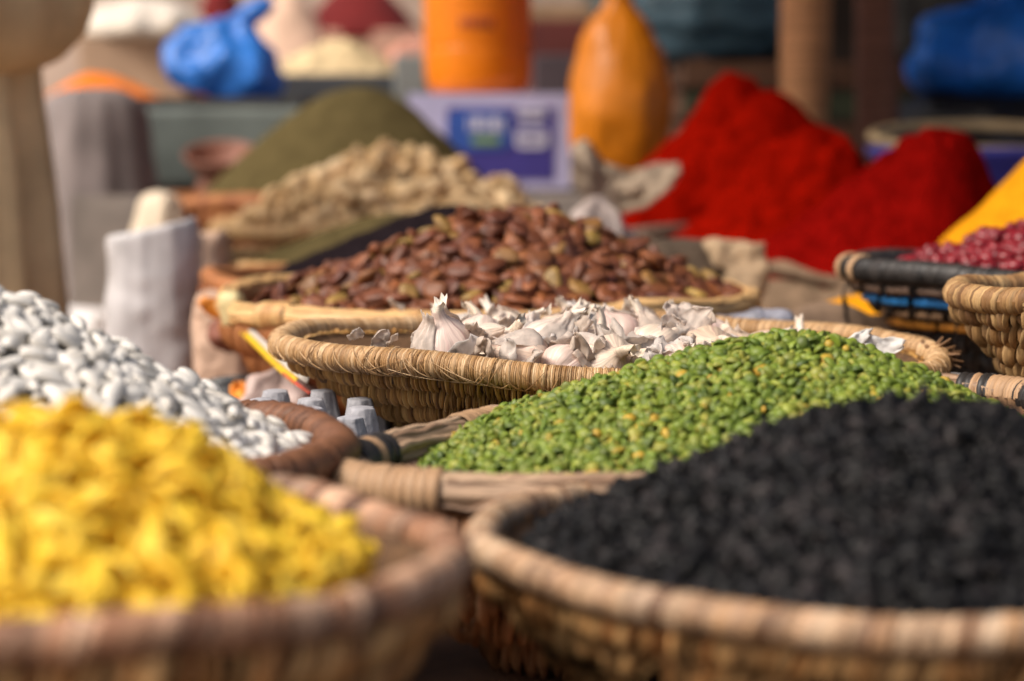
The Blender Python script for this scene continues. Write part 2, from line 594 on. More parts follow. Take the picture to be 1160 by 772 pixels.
def poses(h, x, y, rng, lift, tilt, size, svar, flat=None):
    n = h.normal(x, y)
    z = h.z(x, y)
    K = len(x)
    M = np.zeros((K, 4, 4)); M[:, 3, 3] = 1
    nn = n + rng.standard_normal((K, 3)) * tilt
    nn /= np.linalg.norm(nn, axis=1, keepdims=True)
    r = rng.standard_normal((K, 3))
    ax = np.cross(nn, r); ax /= np.linalg.norm(ax, axis=1, keepdims=True)
    ay = np.cross(nn, ax)
    s = size * (1 + svar * rng.standard_normal(K)).clip(.6, 1.5)
    M[:, :3, 0] = ax * s[:, None]; M[:, :3, 1] = ay * s[:, None]; M[:, :3, 2] = nn * s[:, None]
    M[:, :3, 3] = np.stack([x, y, z], -1) + n * (lift * (1 + .8 * rng.standard_normal(K)))[:, None]
    return M


def ellipsoid(nu=12, nv=8):
    th = np.linspace(0, 2 * PI, nu, endpoint=False)
    ph = np.linspace(0, PI, nv)
    V = np.stack([np.cos(th)[:, None] * np.sin(ph), np.sin(th)[:, None] * np.sin(ph), 0 * th[:, None] - np.cos(ph)], -1)
    return V     # (nu,nv,3)


def base_of(V):
    """grid closed in u -> (verts, quads, tris)"""
    n, m = V.shape[:2]
    ii = np.arange(n * m).reshape(n, m)
    jj = np.roll(ii, -1, 0)
    q = np.stack([ii[:, :-1], jj[:, :-1], jj[:, 1:], ii[:, 1:]], -1).reshape(-1, 4)
    return V.reshape(-1, 3), q, np.zeros((0, 3), int)


def bean(l, wd, t, bend, nu=14, nv=9, dent=0.0, seed=0, rough=0.0):
    V = ellipsoid(nu, nv)[..., [2, 0, 1]].copy()       # long axis x
    x, y, z = V[..., 0], V[..., 1], V[..., 2]
    y = y * (1 + .18 * x) + 0
    yy = y * wd / 2 - bend * (1 - x * x) * 1.0 + bend * .5
    zz = z * t / 2 * (1 - dent * np.exp(-((x / .45) ** 2 + (y / .45) ** 2)))
    V = np.stack([x * l / 2, yy, zz], -1)
    if rough:
        V = V * (1 + rough * fbm(V / l * 3 + seed, 2)[..., None])
    return base_of(V)


def base_mesh(name, base, m, smooth=True):
    b = MB(); b.add(base[0], quads=base[1], tris=base[2])
    return b.mesh(name, m, smooth)


_pending = []


def heap_things(h, kind, label, cat, group, bases, m, sp, lift, tilt, tmax, cap, rng, stuffname, stufflabel, stuffcat, mound_mat, size=1.0, svar=.12, layers=2, mound_dz=0.0, extra=None):
    """mound + loose pieces; those that show largest become objects of their own, the rest one stuff mesh"""
    Ms = []
    for k in range(layers):
        x, y = hexpts(h, sp, tmax, rng)
        M = poses(h, x, y, rng, lift * (1 - .9 * k), tilt, size, svar)
        Ms.append(M)
    M = np.concatenate(Ms)
    if extra is not None:
        M = np.concatenate([M, extra])
    mo = MB(); h.mound(mo, mound_dz)
    o = mo.build(stuffname, mound_mat)  # mound coloured dark: painted shade in the gaps between pieces
    tag(o, stufflabel, stuffcat, kind="stuff")
    _pending.append(dict(M=M, kind=kind, label=label, cat=cat, group=group, bases=bases, m=m, cap=cap, mound=o, rng=rng, stuffname=stuffname))
    return o


def finish_heaps():
    bpy.context.view_layer.update()
    dg = bpy.context.evaluated_depsgraph_get()
    o0 = Vector(CAM)
    for p in _pending:
        M, rng = p["M"], p["rng"]
        pos = M[:, :3, 3]
        u, v = proj(pos)
        ok = (u > -15) & (u < 1175) & (v > -10) & (v < 782)
        vis = np.zeros(len(M), bool)
        sz = np.linalg.norm(M[:, :3, 0], axis=1)
        for i in np.nonzero(ok)[0]:
            d = Vector(pos[i]) - o0
            L = d.length
            hit, loc, *_ = SC.ray_cast(dg, o0, d / L, distance=L + 1)
            if not hit or (loc - o0).length > L - 0.006:
                vis[i] = True
        score = np.where(vis, 1.0 / pos[:, 1] * sz, 0)
        order = np.argsort(-score)
        cap = p["cap"]
        single = [i for i in order[:cap] if vis[i]]
        rest = np.ones(len(M), bool); rest[single] = False
        which = rng.integers(0, len(p["bases"]), len(M))
        # the rest join the mound as one stuff object
        mo = p["mound"]
        b = MB()
        near = rest
        for k, base in enumerate(p["bases"]):
            b.inst(base, M[near & (which == k)])
        if b.n:
            loose = b.mesh("loose", p["m"])
            me = mo.data
            # merge: new mesh out of both
            nb = MB()
            for src in (me, loose):
                nv = len(src.vertices)
                co = np.empty(nv * 3, np.float32); src.vertices.foreach_get("co", co)
                f = np.array([list(pp.vertices) for pp in src.polygons if len(pp.vertices) == 4], int).reshape(-1, 4)
                t3 = np.array([list(pp.vertices) for pp in src.polygons if len(pp.vertices) == 3], int).reshape(-1, 3)
                nb.add(co.reshape(-1, 3), quads=f if len(f) else None, tris=t3 if len(t3) else None)
                if src is me:
                    nf0 = len(f); nt0 = len(t3)
                else:
                    nf1 = len(f); nt1 = len(t3)
            m2 = nb.mesh(p["stuffname"], me.materials[0])
            m2.materials.append(p["m"])
            idx = np.concatenate([np.zeros(nf0, int), np.ones(nf1, int), np.zeros(nt0, int), np.ones(nt1, int)])
            if len(idx) == len(m2.polygons):
                m2.polygons.foreach_set("material_index", idx.astype(np.int32))
            mo.data = m2
        meshes = [base_mesh(p["kind"], base, p["m"]) for base in p["bases"]]
        protos = []
        for me in meshes:
            protos.append(bpy.data.objects.new(p["kind"], me))
        for i in single:
            o = protos[which[i]].copy()
            o.matrix_world = Matrix(M[i].tolist())
            tag(o, p["label"], p["cat"], p["group"])
            COL.objects.link(o)
        for q in protos:
            bpy.data.objects.remove(q)
        print(p["kind"], len(single), "things of", int(vis.sum()), "visible; total", len(M))



# ------------------------------------------------------------------ the setting
b = MB(); b.box((0, 30, -.005), (160, 160, .01))
tag(b.build("ground", mat("earth", [(.20, .15, .11)], .95, nscale=3, namt=.4, bump=.5, bscale=30), smooth=False), kind="structure")

CLOTHBROWN = mat("brown_sheet", [(.17, .085, .045)], .85, nscale=14, namt=.4, bump=.3, bscale=60)
WOODLEG = mat("table_wood", [(.20, .12, .07)], .8, nscale=20, namt=.3)


def table(label, x0, x1, y0, y1, z, m):
    t = empty("market_table", ((x0 + x1) / 2, (y0 + y1) / 2, 0), label, "table")
    n = 60
    gx, gy = np.meshgrid(np.linspace(x0, x1, n), np.linspace(y0, y1, n), indexing='ij')
    gz = z - .004 + .004 * fbm(np.stack([gx * 7, gy * 7, 0 * gx], -1), 3)
    top = np.stack([gx, gy, gz], -1)
    bm_ = MB(); bm_.grid(top)
    bm_.box(((x0 + x1) / 2, (y0 + y1) / 2, z - .045), (x1 - x0, y1 - y0, .03))
    # hanging edge of the sheet
    ring = np.concatenate([top[:, 0], top[-1, 1:], top[-2::-1, -1], top[0, -2:0:-1]])
    c0 = np.array([(x0 + x1) / 2, (y0 + y1) / 2, 0])
    dirn = ring - c0; dirn[:, 2] = 0; dirn /= np.linalg.norm(dirn, axis=1, keepdims=True)
    k = np.arange(len(ring))
    rows_ = [ring]
    for j in range(1, 8):
        r_ = ring + dirn * (.006 + .012 * np.sin(k * .55)[:, None] * j / 7); r_[:, 2] = z - .03 * j
        rows_.append(r_)
    bm_.grid(np.stack(rows_, 1), cu=True)
    bm_.build("top", m, t)
    for sx in (x0 + .06, x1 - .06):
        for sy in (y0 + .06, y1 - .06):
            l = MB(); l.box((sx, sy, (z - .06) / 2), (.05, .05, z - .06)); l.build("leg", WOODLEG, t, smooth=False)
    return t


TZ = .725
table("long market table under a brown sheet carrying the baskets", -.52, 1.25, .56, 3.83, TZ, CLOTHBROWN)
BZ = .88
table("higher back table carrying cartons and plastic containers", -.74, 1.6, 3.87, 5.7, BZ, mat("grey_sheet", [(.20, .17, .15)], .9, nscale=12, namt=.4))
o = MB()
n = 40
gx, gy = np.meshgrid(np.linspace(-.17, .75, n), np.linspace(.6, 1.0, n), indexing='ij')
o.grid(np.stack([gx, gy, TZ + .006 + .004 * fbm(np.stack([gx * 9, gy * 9, 0 * gx + 4], -1), 3)], -1))
m_ = o.build("table_mat", mat("black_mat", [(.022, .02, .02)], .8, nscale=30))
sd = m_.modifiers.new("thick", 'SOLIDIFY'); sd.thickness = .003; sd.offset = -1
tag(m_, "black cloth mat on the table below the two front baskets", "mat")


def upx(path, px, py):
    u = np.linspace(0, 1, 2048, endpoint=False)
    p, _ = path.at(u)
    a, c = proj(p)
    return u[np.argmin((a - px) ** 2 + (c - py) ** 2)]


# ------------------------------------------------------------------ baskets and heaps in front
# black heap, right front
xB, yB = (1035 - 580) / F * .93, .93
pB = ellipse(xB, yB, .829, .176, .168, wob=.0022, seed=1)
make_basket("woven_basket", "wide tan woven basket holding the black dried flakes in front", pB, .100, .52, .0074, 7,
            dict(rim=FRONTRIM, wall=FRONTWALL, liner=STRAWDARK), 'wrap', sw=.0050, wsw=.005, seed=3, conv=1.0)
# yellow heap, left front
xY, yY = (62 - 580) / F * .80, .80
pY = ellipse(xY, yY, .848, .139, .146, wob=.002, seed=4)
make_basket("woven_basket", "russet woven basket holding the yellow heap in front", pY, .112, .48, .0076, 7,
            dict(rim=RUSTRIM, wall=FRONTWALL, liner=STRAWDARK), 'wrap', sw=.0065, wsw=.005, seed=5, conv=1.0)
# white beans
xW, yW = -.279, 1.13
pW = ellipse(xW, yW, .837, .193, .185, wob=.002, seed=2)
make_basket("woven_basket", "smooth brown coiled basket holding the white beans", pW, .105, .55, .0105, 5,
            dict(rim=BOWL, wall=BOWL, liner=BOWL), 'wrap', sw=.007, seed=7)
# green peas
zG = .829
pix = [(392, 547), (450, 555), (520, 559), (640, 562), (760, 558), (900, 547), (1040, 532), (1150, 512), (1215, 480), (1175, 452),
       (1060, 440), (900, 432), (760, 440), (650, 460), (540, 487), (440, 512), (396, 530)]
pG = Path([PZ(a, c, zG) for a, c in pix])
gb = make_basket("woven_basket", "angular basket edged with reed bundles holding the green split peas", pG, .10, .6, .0098, 5,
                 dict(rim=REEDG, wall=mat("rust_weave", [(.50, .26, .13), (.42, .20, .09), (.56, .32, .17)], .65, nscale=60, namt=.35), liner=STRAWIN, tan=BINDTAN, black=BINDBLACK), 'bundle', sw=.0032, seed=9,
                 bands=[(upx(pG, 430, 553), 11, 'tan'), (upx(pG, 400, 524), 5, 'black'), (upx(pG, 425, 514), 3, 'black'), (upx(pG, 412, 518), 2, 'tan'),
                        (upx(pG, 535, 488), 8, 'tan'), (upx(pG, 497, 558), 2, 'tan'), (upx(pG, 1135, 446), 9, 'tan'), (upx(pG, 1105, 443), 5, 'black'),
                        (upx(pG, 1175, 452), 6, 'black')])
q = MB()
pg2 = pG.scaled(.92, -.012)
core_tube(q, pg2, .006, .006)
k = int(pg2.L / .0035)
stitches(q, pg2, np.arange(k) / k, R(-100), R(215), .0036, .0012, .006, .006, skew=.004, nL=9, taper=.2)
q.build("inner_coil", RUSTRIM, gb)

# garlic basket
xA, yA = (690 - 580) / F * 1.56, 1.56
pA = ellipse(xA, yA, .8473, .2235, .200, tx=-.028, wob=.0022, seed=6)
ga = make_basket("woven_basket", "golden woven basket of garlic with a wrapped rim and five plaited rows", pA, .090, .42, .0085, 7,
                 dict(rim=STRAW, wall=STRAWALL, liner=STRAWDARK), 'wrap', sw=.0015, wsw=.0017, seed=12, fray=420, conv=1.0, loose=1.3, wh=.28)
q = MB()
u = np.linspace(0, 1, 240, endpoint=False)
c_, nr_ = pA.at(u)
rows_ = []
for j, tt in enumerate(np.linspace(.06, .95, 8)):
    kk = 1 - .58 * tt
    pp = pA.c + (c_ - pA.c) * kk - nr_ * .011
    pp[:, 2] = c_[:, 2] - .09 * tt
    rows_.append(pp)
q.grid(np.stack(rows_, 1), cu=True, us=160, vs=14)
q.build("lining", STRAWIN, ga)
# ragged braid end at the right tip
q = MB()
tip = P(1050, 404, 1.56)
for k in range(26):
    d_ = np.array([.012 + .014 * random.random(), .012 * random.gauss(0, 1), .006 * random.gauss(0, 1)])
    q.tube([tip + np.array([0, .008 * random.gauss(0, 1), .005 * random.gauss(0, 1)]), tip + d_ * .6, tip + d_], [.0016, .0014, .0008], n=5)
q.build("braid_end", mat("dark_straw", [(.16, .085, .04), (.25, .13, .06)], .7), ga)

# fava basket
xF, yF = -.020, 2.0
pF = ellipse(xF, yF, .846, .228, .214, wob=.003, seed=3, ty=.004)
fb_ = make_basket("woven_basket", "pale reed bundle basket holding the brown fava beans", pF, .115, .55, .0100, 5,
                  dict(rim=REED, wall=ORANGEBROWN, liner=ORANGEBROWN, tan=REED), 'bundle', sw=.0035, seed=15,
                  bands=[(upx(pF, 315, 356), 7, 'tan'), (upx(pF, 470, 366), 3, 'tan')])

# black seed basket and olive ones behind
xK, yK = -.100, 2.40
pK = ellipse(xK, yK, .836, .212, .170, wob=.003, seed=8)
make_basket("woven_basket", "orange brown basket of black seeds behind the fava beans", pK, .11, .6, .010, 4,
            dict(rim=ORANGEBROWN, wall=ORANGEBROWN, liner=ORANGEBROWN), 'wrap', sw=.006, seed=16)
xO, yO = -.159, 2.75
pO = ellipse(xO, yO, .834, .205, .160, wob=.003, seed=9)
make_basket("woven_basket", "orange brown basket of low olive powder in front of the ginger", pO, .108, .6, .010, 4,
            dict(rim=REED, wall=ORANGEBROWN, liner=ORANGEBROWN), 'wrap', sw=.006, seed=17)
xJ, yJ = -.182, 3.15
pJ = ellipse(xJ, yJ, .858, .225, .170, wob=.003, seed=10)
make_basket("woven_basket", "pale rimmed flat basket under the dried ginger", pJ, .13, .6, .013, 4,
            dict(rim=REED, wall=ORANGEBROWN, liner=ORANGEBROWN), 'wrap', sw=.008, seed=18)
xL, yL = -.29, 3.60
pL = ellipse(xL, yL, .880, .265, .200, wob=.003, seed=11)
make_basket("woven_basket", "reddish brown basket under the tall olive powder cone", pL, .15, .6, .014, 4,
            dict(rim=ORANGEBROWN, wall=ORANGEBROWN, liner=ORANGEBROWN), 'wrap', sw=.009, seed=19)

# coarse basket at the right edge
xT, yT = (1330 - 580) / F * 1.5, 1.5
pT = ellipse(xT, yT, .889, .140, .128, wob=.002, seed=12)
make_basket("woven_basket", "coarse golden basket with thick plaited stitches at the right edge", pT, .072, .60, .0092, 6,
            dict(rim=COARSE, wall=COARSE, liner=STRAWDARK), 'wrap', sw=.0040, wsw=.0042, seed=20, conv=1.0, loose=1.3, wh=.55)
q = MB(); q.box((xT + .01, yT, TZ + .045), (.13, .12, .088), rot=.2)
tag(q.build("paper_block", mat("white_paper", [(.55, .53, .50)], .8, nscale=30, namt=.15, bump=.3, bscale=50), smooth=False),
    "white paper wrapped block under the coarse golden basket", "package")

# black and blue basket with red beans
xR, yR = (1252 - 580) / F * 1.95, 1.95
pR = ellipse(xR, yR, .875, .217, .19, wob=.002, seed=13, tx=-.012)
rb_ = make_basket("woven_basket", "black basket with blue and orange bands holding the red beans", pR, .105, .50, .0105, 7,
                  dict(rim=BLACKWEAVE, wall=BLACKWEAVE, liner=BLACKWEAVE, tan=BINDTAN), 'wrap', sw=.006, seed=21, conv=1.0,
                  bands=[(upx(pR, 964, 306), 2, 'tan'), (upx(pR, 978, 306), 1, 'tan')])
BLUE = mat("blue_strip", [(.025, .20, .55), (.035, .25, .62)], .45)
ORNG = mat("orange_strip", [(.50, .20, .02), (.42, .16, .02)], .5)
BRWN = mat("brown_strip", [(.16, .10, .07)], .6)
for nm, t, mm, seg, duty in (("brown_band", .14, BRWN, 34, .75), ("blue_band", .235, BLUE, 26, .85), ("tan_band", .335, BINDTAN, 30, .8), ("orange_band", .43, ORNG, 12, .95)):
    pk = pR.scaled(1 - .50 * t, -.105 * t)
    q = MB()
    for k in range(seg):
        u = np.linspace((k + .5 - duty / 2) / seg, (k + .5 + duty / 2) / seg, 14)
        c_, nr_ = pk.at(u)
        prof_ = [(-.005, -.0045), (.0065, -.0035), (.009, 0), (.0065, .0035), (-.005, .0045)]
        q.grid(np.stack([c_ + nr_ * a + UP * c for a, c in [(-.002, -.0045), (.0125, -.0035), (.0145, 0), (.0125, .0035), (-.002, .0045)]], 1))
    q.build(nm, mm, rb_)
q = MB(); q.lathe([(0, TZ), (.10, TZ), (.10, .765), (.0, .766)], c=(xR, yR, 0), n=40)
tag(q.build("wooden_board", WOODLEG), "round wooden board supporting the black and blue basket", "board")
# dangling dark threads at the left tip
q = MB()
a0 = P(957, 322, 1.95)
for k in range(7):
    e = a0 + np.array([.003 * random.gauss(0, 1), 0, -.03 - .012 * random.random()])
    q.tube([a0 + np.array([.004, 0, .006]), a0 + np.array([-.002, -.002, -.008]), (a0 + e) / 2 + np.array([.002 * random.gauss(0, 1), 0, 0]), e], [.0012, .001, .0009, .0005], n=5)
q.build("thread_tassel", BLACKWEAVE, rb_)

# ---- heaps of loose pieces
rng = np.random.default_rng(77)
FAVA = mat("fava_skin", [(0.105, 0.0325, 0.0154), (0.158, 0.05, 0.0198), (0.068, 0.0213, 0.0121), (0.221, 0.0725, 0.0242), (0.126, 0.04, 0.0187), (0.084, 0.025, 0.0154), (0.21, 0.0775, 0.0264), (0.116, 0.035, 0.0165), (0.158, 0.0525, 0.022), (0.095, 0.0287, 0.0143), (0.189, 0.0625, 0.022), (0.126, 0.0375, 0.0176), (0.294, 0.1875, 0.0462), (0.147, 0.0475, 0.0198)],
           .5, nscale=70, namt=.45, bump=.2, bscale=250, spec=.35, bdist=.001)
fava_b = [bean(.0255, .0185, .0098, .0018, 18, 10, .35, 1, .08), bean(.024, .0175, .0112, .001, 18, 10, .25, 2, .12), bean(.028, .0185, .0088, .003, 18, 10, .4, 3, .10), bean(.021, .0165, .0105, .001, 18, 10, .3, 4, .14)]
hF = Heap(xF + .012, yF + .002, .210, .190, .842, P(597, 245, 1.99), e=.16, lump=.004, lsc=22, seed=2)
heap_things(hF, "fava_bean", "brown fava bean lying loose on the fava heap", "bean", "brown fava beans", fava_b, FAVA, .0163, .0038, .42, 1.0, 300, rng,
            "fava_beans", "mass of brown fava beans filling the reed basket", "beans", mat("fava_gap_shade", [(.04, .012, .007)], .8), size=.96, svar=.16, layers=2, mound_dz=-.004)

WHITE = mat("white_bean_skin", [(.62, .58, .52), (.70, .67, .62), (.55, .51, .45), (.66, .63, .58), (.60, .57, .53)], .5, nscale=60, namt=.12, spec=.35)
white_b = [bean(.0170, .0085, .0062, .0012, 14, 9), bean(.0150, .0082, .0068, .0008, 14, 9), bean(.0185, .0088, .0060, .0018, 14, 9)]
hW = Heap(xW - .006, yW, .180, .172, .834, (xW - .01, yW, 1 - (318 - 140) / F * 1.13), e=.22, seed=3)
heap_things(hW, "white_bean", "white kidney bean lying loose on the bean heap", "bean", "white beans on the left heap", white_b, WHITE, .0106, .002, .22, 1.0, 300, rng,
            "white_beans", "mass of white beans filling the brown coiled basket", "beans", mat("white_gap_shade", [(.09, .08, .075)], .8), layers=2, mound_dz=-.003, size=.86, svar=.16)  # dark fill paints the shade between the white beans

PEA = mat("split_pea", [(0.098, 0.15, 0.013), (0.171, 0.226, 0.024), (0.046, 0.08, 0.01), (0.241, 0.271, 0.036), (0.111, 0.165, 0.015), (0.18, 0.221, 0.028), (0.055, 0.096, 0.013), (0.291, 0.28, 0.046), (0.09, 0.146, 0.013), (0.155, 0.201, 0.021), (0.098, 0.15, 0.013), (0.171, 0.226, 0.024), (0.046, 0.08, 0.01), (0.241, 0.271, 0.036), (0.111, 0.165, 0.015), (0.18, 0.221, 0.028), (0.055, 0.096, 0.013), (0.291, 0.28, 0.046), (0.09, 0.146, 0.013), (0.155, 0.201, 0.021), (0.45, 0.27, 0.03)],
          .5, nscale=120, namt=.25, spec=.4)
vv = ellipsoid(11, 8) * np.array([.0036, .0033, .0027]); vv[..., 2] = np.maximum(vv[..., 2], -.0003)
v2 = ellipsoid(10, 7) * np.array([.0033, .0025, .0024]); v2[..., 2] = np.clip(v2[..., 2], -.0004, .0017)
v3 = ellipsoid(10, 7) * np.array([.0037, .0022, .0024]); v3[..., 1] = np.maximum(v3[..., 1], -.0006); v3[..., 2] = np.maximum(v3[..., 2], -.0007)
hG = Heap(.128, 1.247, .180, .168, .823, P(908, 383, 1.27), e=.2, amp=.0012, sc=60, seed=4, pw=1.0)
heap_things(hG, "split_pea", "green split pea lying loose on the pea heap", "pea", "green split peas", [base_of(vv), base_of(v2), base_of(v3)], PEA, .0056, .0012, .8, 1.05, 300, rng,
            "split_peas", "mass of green split peas filling the reed edged basket", "peas", mat("pea_gap_shade", [(.03, .045, .012)], .9), svar=.25, layers=2, mound_dz=-.002)

REDB = mat("red_bean_skin", [(.17, .008, .014), (.22, .012, .02), (.12, .007, .012), (.20, .013, .018)], .35, nscale=60, namt=.2, spec=.5)
red_b = [bean(.0155, .010, .009, .001, 14, 9), bean(.014, .0105, .0095, .0005, 14, 9)]
hR = Heap(xR + .005, yR + .01, .180, .16, .872, (xR - .03, yR + .02, 1 - (254 - 140) / F * 1.97), e=.2, seed=6)
heap_things(hR, "red_bean", "glossy dark red bean lying loose on the red bean heap", "bean", "red beans in the black and blue basket", red_b, REDB, .0118, .003, .45, 1.0, 300, rng,
            "red_beans", "mass of red beans filling the black and blue basket", "beans", mat("red_gap_shade", [(.05, .008, .01)], .8), layers=2, mound_dz=-.003)


# ginger pieces: knobby little roots
def ginger(seed):
    r = np.random.default_rng(seed)
    vs, qs, off = [], [], 0
    p = np.array([-.016, 0, 0.]); a = 0
    for k in range(int(r.integers(3, 6))):
        V = ellipsoid(9, 6)
        s = np.array([.013, .009, .008]) * (.75 + .6 * r.random())
        V = V * s
        V = V * (1 + .22 * fbm(V * 90 + seed * 3 + k, 2)[..., None])
        an = a + r.standard_normal() * .6
        c_, s_ = math.cos(an), math.sin(an)
        V = V @ np.array([[c_, s_, 0], [-s_, c_, 0], [0, 0, 1]])
        V = V + p
        bv, bq, _ = base_of(V)
        vs.append(bv); qs.append(bq + off); off += len(bv)
        p = p + np.array([math.cos(an + .3), math.sin(an + .3), .3 * r.standard_normal()]) * .011
    return np.concatenate(vs), np.concatenate(qs), np.zeros((0, 3), int)


GING = mat("ginger_skin", [(.58, .38, .19), (.68, .48, .27), (.44, .27, .12), (.62, .43, .22), (.74, .55, .34)], .8, nscale=60, namt=.35, bump=.4, bscale=160)
hJ = Heap(xJ + .022, yJ, .195, .150, .860, P(452, 190, 3.15), e=.35, lump=.012, lsc=16, seed=7)
heap_things(hJ, "ginger_root", "knobbly beige dried ginger piece lying on the ginger heap", "ginger", "dried ginger pieces", [ginger(k) for k in range(5)], GING, .023, .008, .6, 1.0, 300, rng,
            "ginger_roots", "mass of dried ginger filling the flat basket", "ginger", mat("ginger_gap_shade", [(.16, .10, .05)], .9), layers=2, size=.85, svar=.25, mound_dz=-.004)

# black flakes in the right front basket
def flake(seed, L, thick):
    V = ellipsoid(10, 7) * np.array([L / 2, L * .30, thick])
    V = V * (1 + .60 * fbm(V / L * 2.2 + seed * 5.1, 3)[..., None])
    return base_of(V)


hB = Heap(xB+.002, yB, .156, .146, .825, (xB + .012, yB + .02, 1 - (468 - 140) / F * .955), e=.42, lump=.004, lsc=30, seed=8, amp=.001, sc=50)
q = MB(); hB.mound(q, -.004)
fl = [flake(k, .0115 - .0008 * k, .0018 + .0002 * k) for k in range(6)]
for lay in range(3):
    x, y = hexpts(hB, .0060, 1.0, rng, .5)
    M = poses(hB, x, y, rng, .0015 - .002 * (lay == 2), 1.1, 1.0, .38)
    wh = rng.integers(0, 6, len(M))
    for k in range(6):
        q.inst(fl[k], M[wh == k])
tag(q.build("black_flakes", mat("black_flake", [(.003, .0028, .003), (.005, .0047, .005), (.002, .002, .002), (.030, .025, .025), (.003, .003, .003), (.005, .0045, .005), (.003, .003, .0035), (.012, .011, .012)], .5, nscale=150, namt=.4, spec=.16)),
    "domed heap of black dried flakes in the tan front basket", "dried flakes", kind="stuff")

# yellow curls in the left front basket
def curl(seed):
    r = np.random.default_rng(seed)
    a = np.linspace(0, PI * (.9 + .5 * r.random()), 12)
    rad = .0045 + .002 * r.random()
    wid = .0036 + .0016 * r.random()
    c = np.stack([rad * np.cos(a) * (1 + .4 * r.random()), rad * np.sin(a), .003 * np.sin(a * 1.5 + r.random() * 6)], -1)
    nrm = np.stack([np.cos(a), np.sin(a), 0 * a], -1)
    bi = np.stack([0 * a, .35 * np.sin(a * 2 + r.random() * 6), 1 + 0 * a], -1)
    prof_ = [(-.5, -.0006), (0, -.0009), (.5, -.0006), (.55, 0), (.5, .0008), (0, .0011), (-.5, .0008), (-.55, 0)]
    V = np.stack([c + bi * (wid * w_ * (1 + .25 * np.sin(a * 3 + seed)))[:, None] + nrm * t_ for w_, t_ in prof_], 0)
    V = np.concatenate([V.mean(0, keepdims=True)[:, :1].repeat(8, 0), V, V.mean(0, keepdims=True)[:, -1:].repeat(8, 0)], 1)
    return base_of(V[::-1])


hY = Heap(xY - .002, yY, .102, .114, .842, (xY + .000, yY + .01, 1 - (503 - 140) / F * .81), e=.34, pw=1.12, lump=.006, lsc=34, seed=9)
q = MB(); hY.mound(q, -.005)
cu = [curl(k) for k in range(8)]
for lay in range(3):
    x, y = hexpts(hY, .0086, 1.0, rng)
    M = poses(hY, x, y, rng, .003 - .004 * (lay == 2), 1.0, 1.25, .22)
    wh = rng.integers(0, 8, len(M))
    for k in range(8):
        q.inst(cu[k], M[wh == k])
tag(q.build("yellow_curls", mat("yellow_curl", [(.88, .58, .03), (.92, .65, .05), (.84, .51, .022), (.93, .70, .085)], .55, nscale=100, namt=.06, trans=.25)),
    "heap of bright yellow curled pieces in the russet front basket", "yellow curls", kind="stuff")


# ---- powders
def powder(name, label, h, m, cat="spice heap", nt=220, nr=120):
    q = MB(); h.mound(q, 0, nt, nr)
    return tag(q.build(name, m), label, cat)


def pm(name, c, amt=.18):
    return mat(name, [c], .98, nscale=45, namt=amt, bump=.8, bscale=260, spec=.0, bdist=.004)


OLIVE = pm("olive_powder", (.095, .073, .032))
powder("powder_heap", "tall olive green powder cone in the reddish brown basket",
       Heap(xL + .035, yL, .240, .175, .878, P(410, 98, 3.6), e=.42, pw=.95, amp=.002, sc=40, seed=11), OLIVE)
powder("powder_heap", "low olive powder mound in the basket before the ginger",
       Heap(xO + .01, yO, .185, .14, .830, P(455, 240, 2.75), e=.25, amp=.0015, sc=40, seed=12), OLIVE)
powder("powder_heap", "black seed mound behind the fava beans",
       Heap(xK + .01, yK, .195, .15, .830, P(520, 232, 2.42), e=.2, amp=.002, sc=90, seed=13), pm("black_seed", (.014, .010, .012)))
RED = pm("paprika", (.23, .004, .001), .35)
RED2 = pm("dark_paprika", (.19, .003, .002), .3)
hr1 = Heap((845 - 580) / F * 3.35, 3.35, .235, .20, .855, P(828, 78, 3.33), e=.16, pw=1.1, amp=.007, sc=40, lump=.036, lsc=9, seed=21)
hr1.also = [Heap(hr1.cx, hr1.cy, .235, .20, .855, P(876, 101, 3.30), e=.15, pw=1.05, amp=.006, sc=30, lump=.03, lsc=10, seed=26)]
hr2 = Heap((905 - 580) / F * 2.98, 2.98, .175, .15, .842, P(928, 148, 2.98), e=.2, pw=1.12, amp=.008, sc=44, lump=.026, lsc=12, seed=22)
hr3 = Heap((1000 - 580) / F * 2.72, 2.72, .165, .145, .832, P(1066, 144, 2.72), e=.2, pw=1.1, amp=.009, sc=46, lump=.028, lsc=12, seed=23)
hr3.also = [Heap(hr3.cx, hr3.cy, .165, .145, .832, P(1088, 158, 2.70), e=.2, pw=.95, amp=.009, sc=46, lump=.03, lsc=14, seed=27),
            Heap(hr3.cx, hr3.cy, .165, .145, .832, P(1030, 180, 2.68), e=.2, amp=.009, sc=46, lump=.03, lsc=14, seed=28)]
powder("powder_heap", "tallest bright red paprika cone before the wooden post", hr1, RED)
powder("powder_heap", "middle red paprika cone between two taller cones", hr2, RED)
powder("powder_heap", "dark crimson chilli powder cone beside the blue tub", hr3, RED2)
TURM = pm("turmeric", (.72, .30, .010), .15)
ht = Heap((1215 - 580) / F * 2.42, 2.42, .165, .14, .845, P(1195, 165, 2.42), e=.14, amp=.003, sc=30, lump=.004, lsc=14, seed=24)
powder("powder_heap", "bright turmeric cone behind the red beans", ht, TURM)
hs = Heap((1000 - 580) / F * 2.2, 2.22, .125, .075, .803, P(1030, 325, 2.24), e=.3, amp=.002, sc=40, seed=25)
powder("powder_heap", "low orange powder spread under the black and blue basket", hs, TURM)

# sacks that hold the powders
BURLAP = mat("burlap", [(.22, .145, .09)], .95, nscale=60, namt=.3, bump=.5, bscale=300)
PALESACK = mat("pale_sack", [(.22, .15, .11)], .9, nscale=40, namt=.25, bump=.4, bscale=120)
DARKSACK = mat("dark_brown_sack", [(.075, .050, .032)], .95, nscale=40, namt=.35, bump=.4, bscale=200)


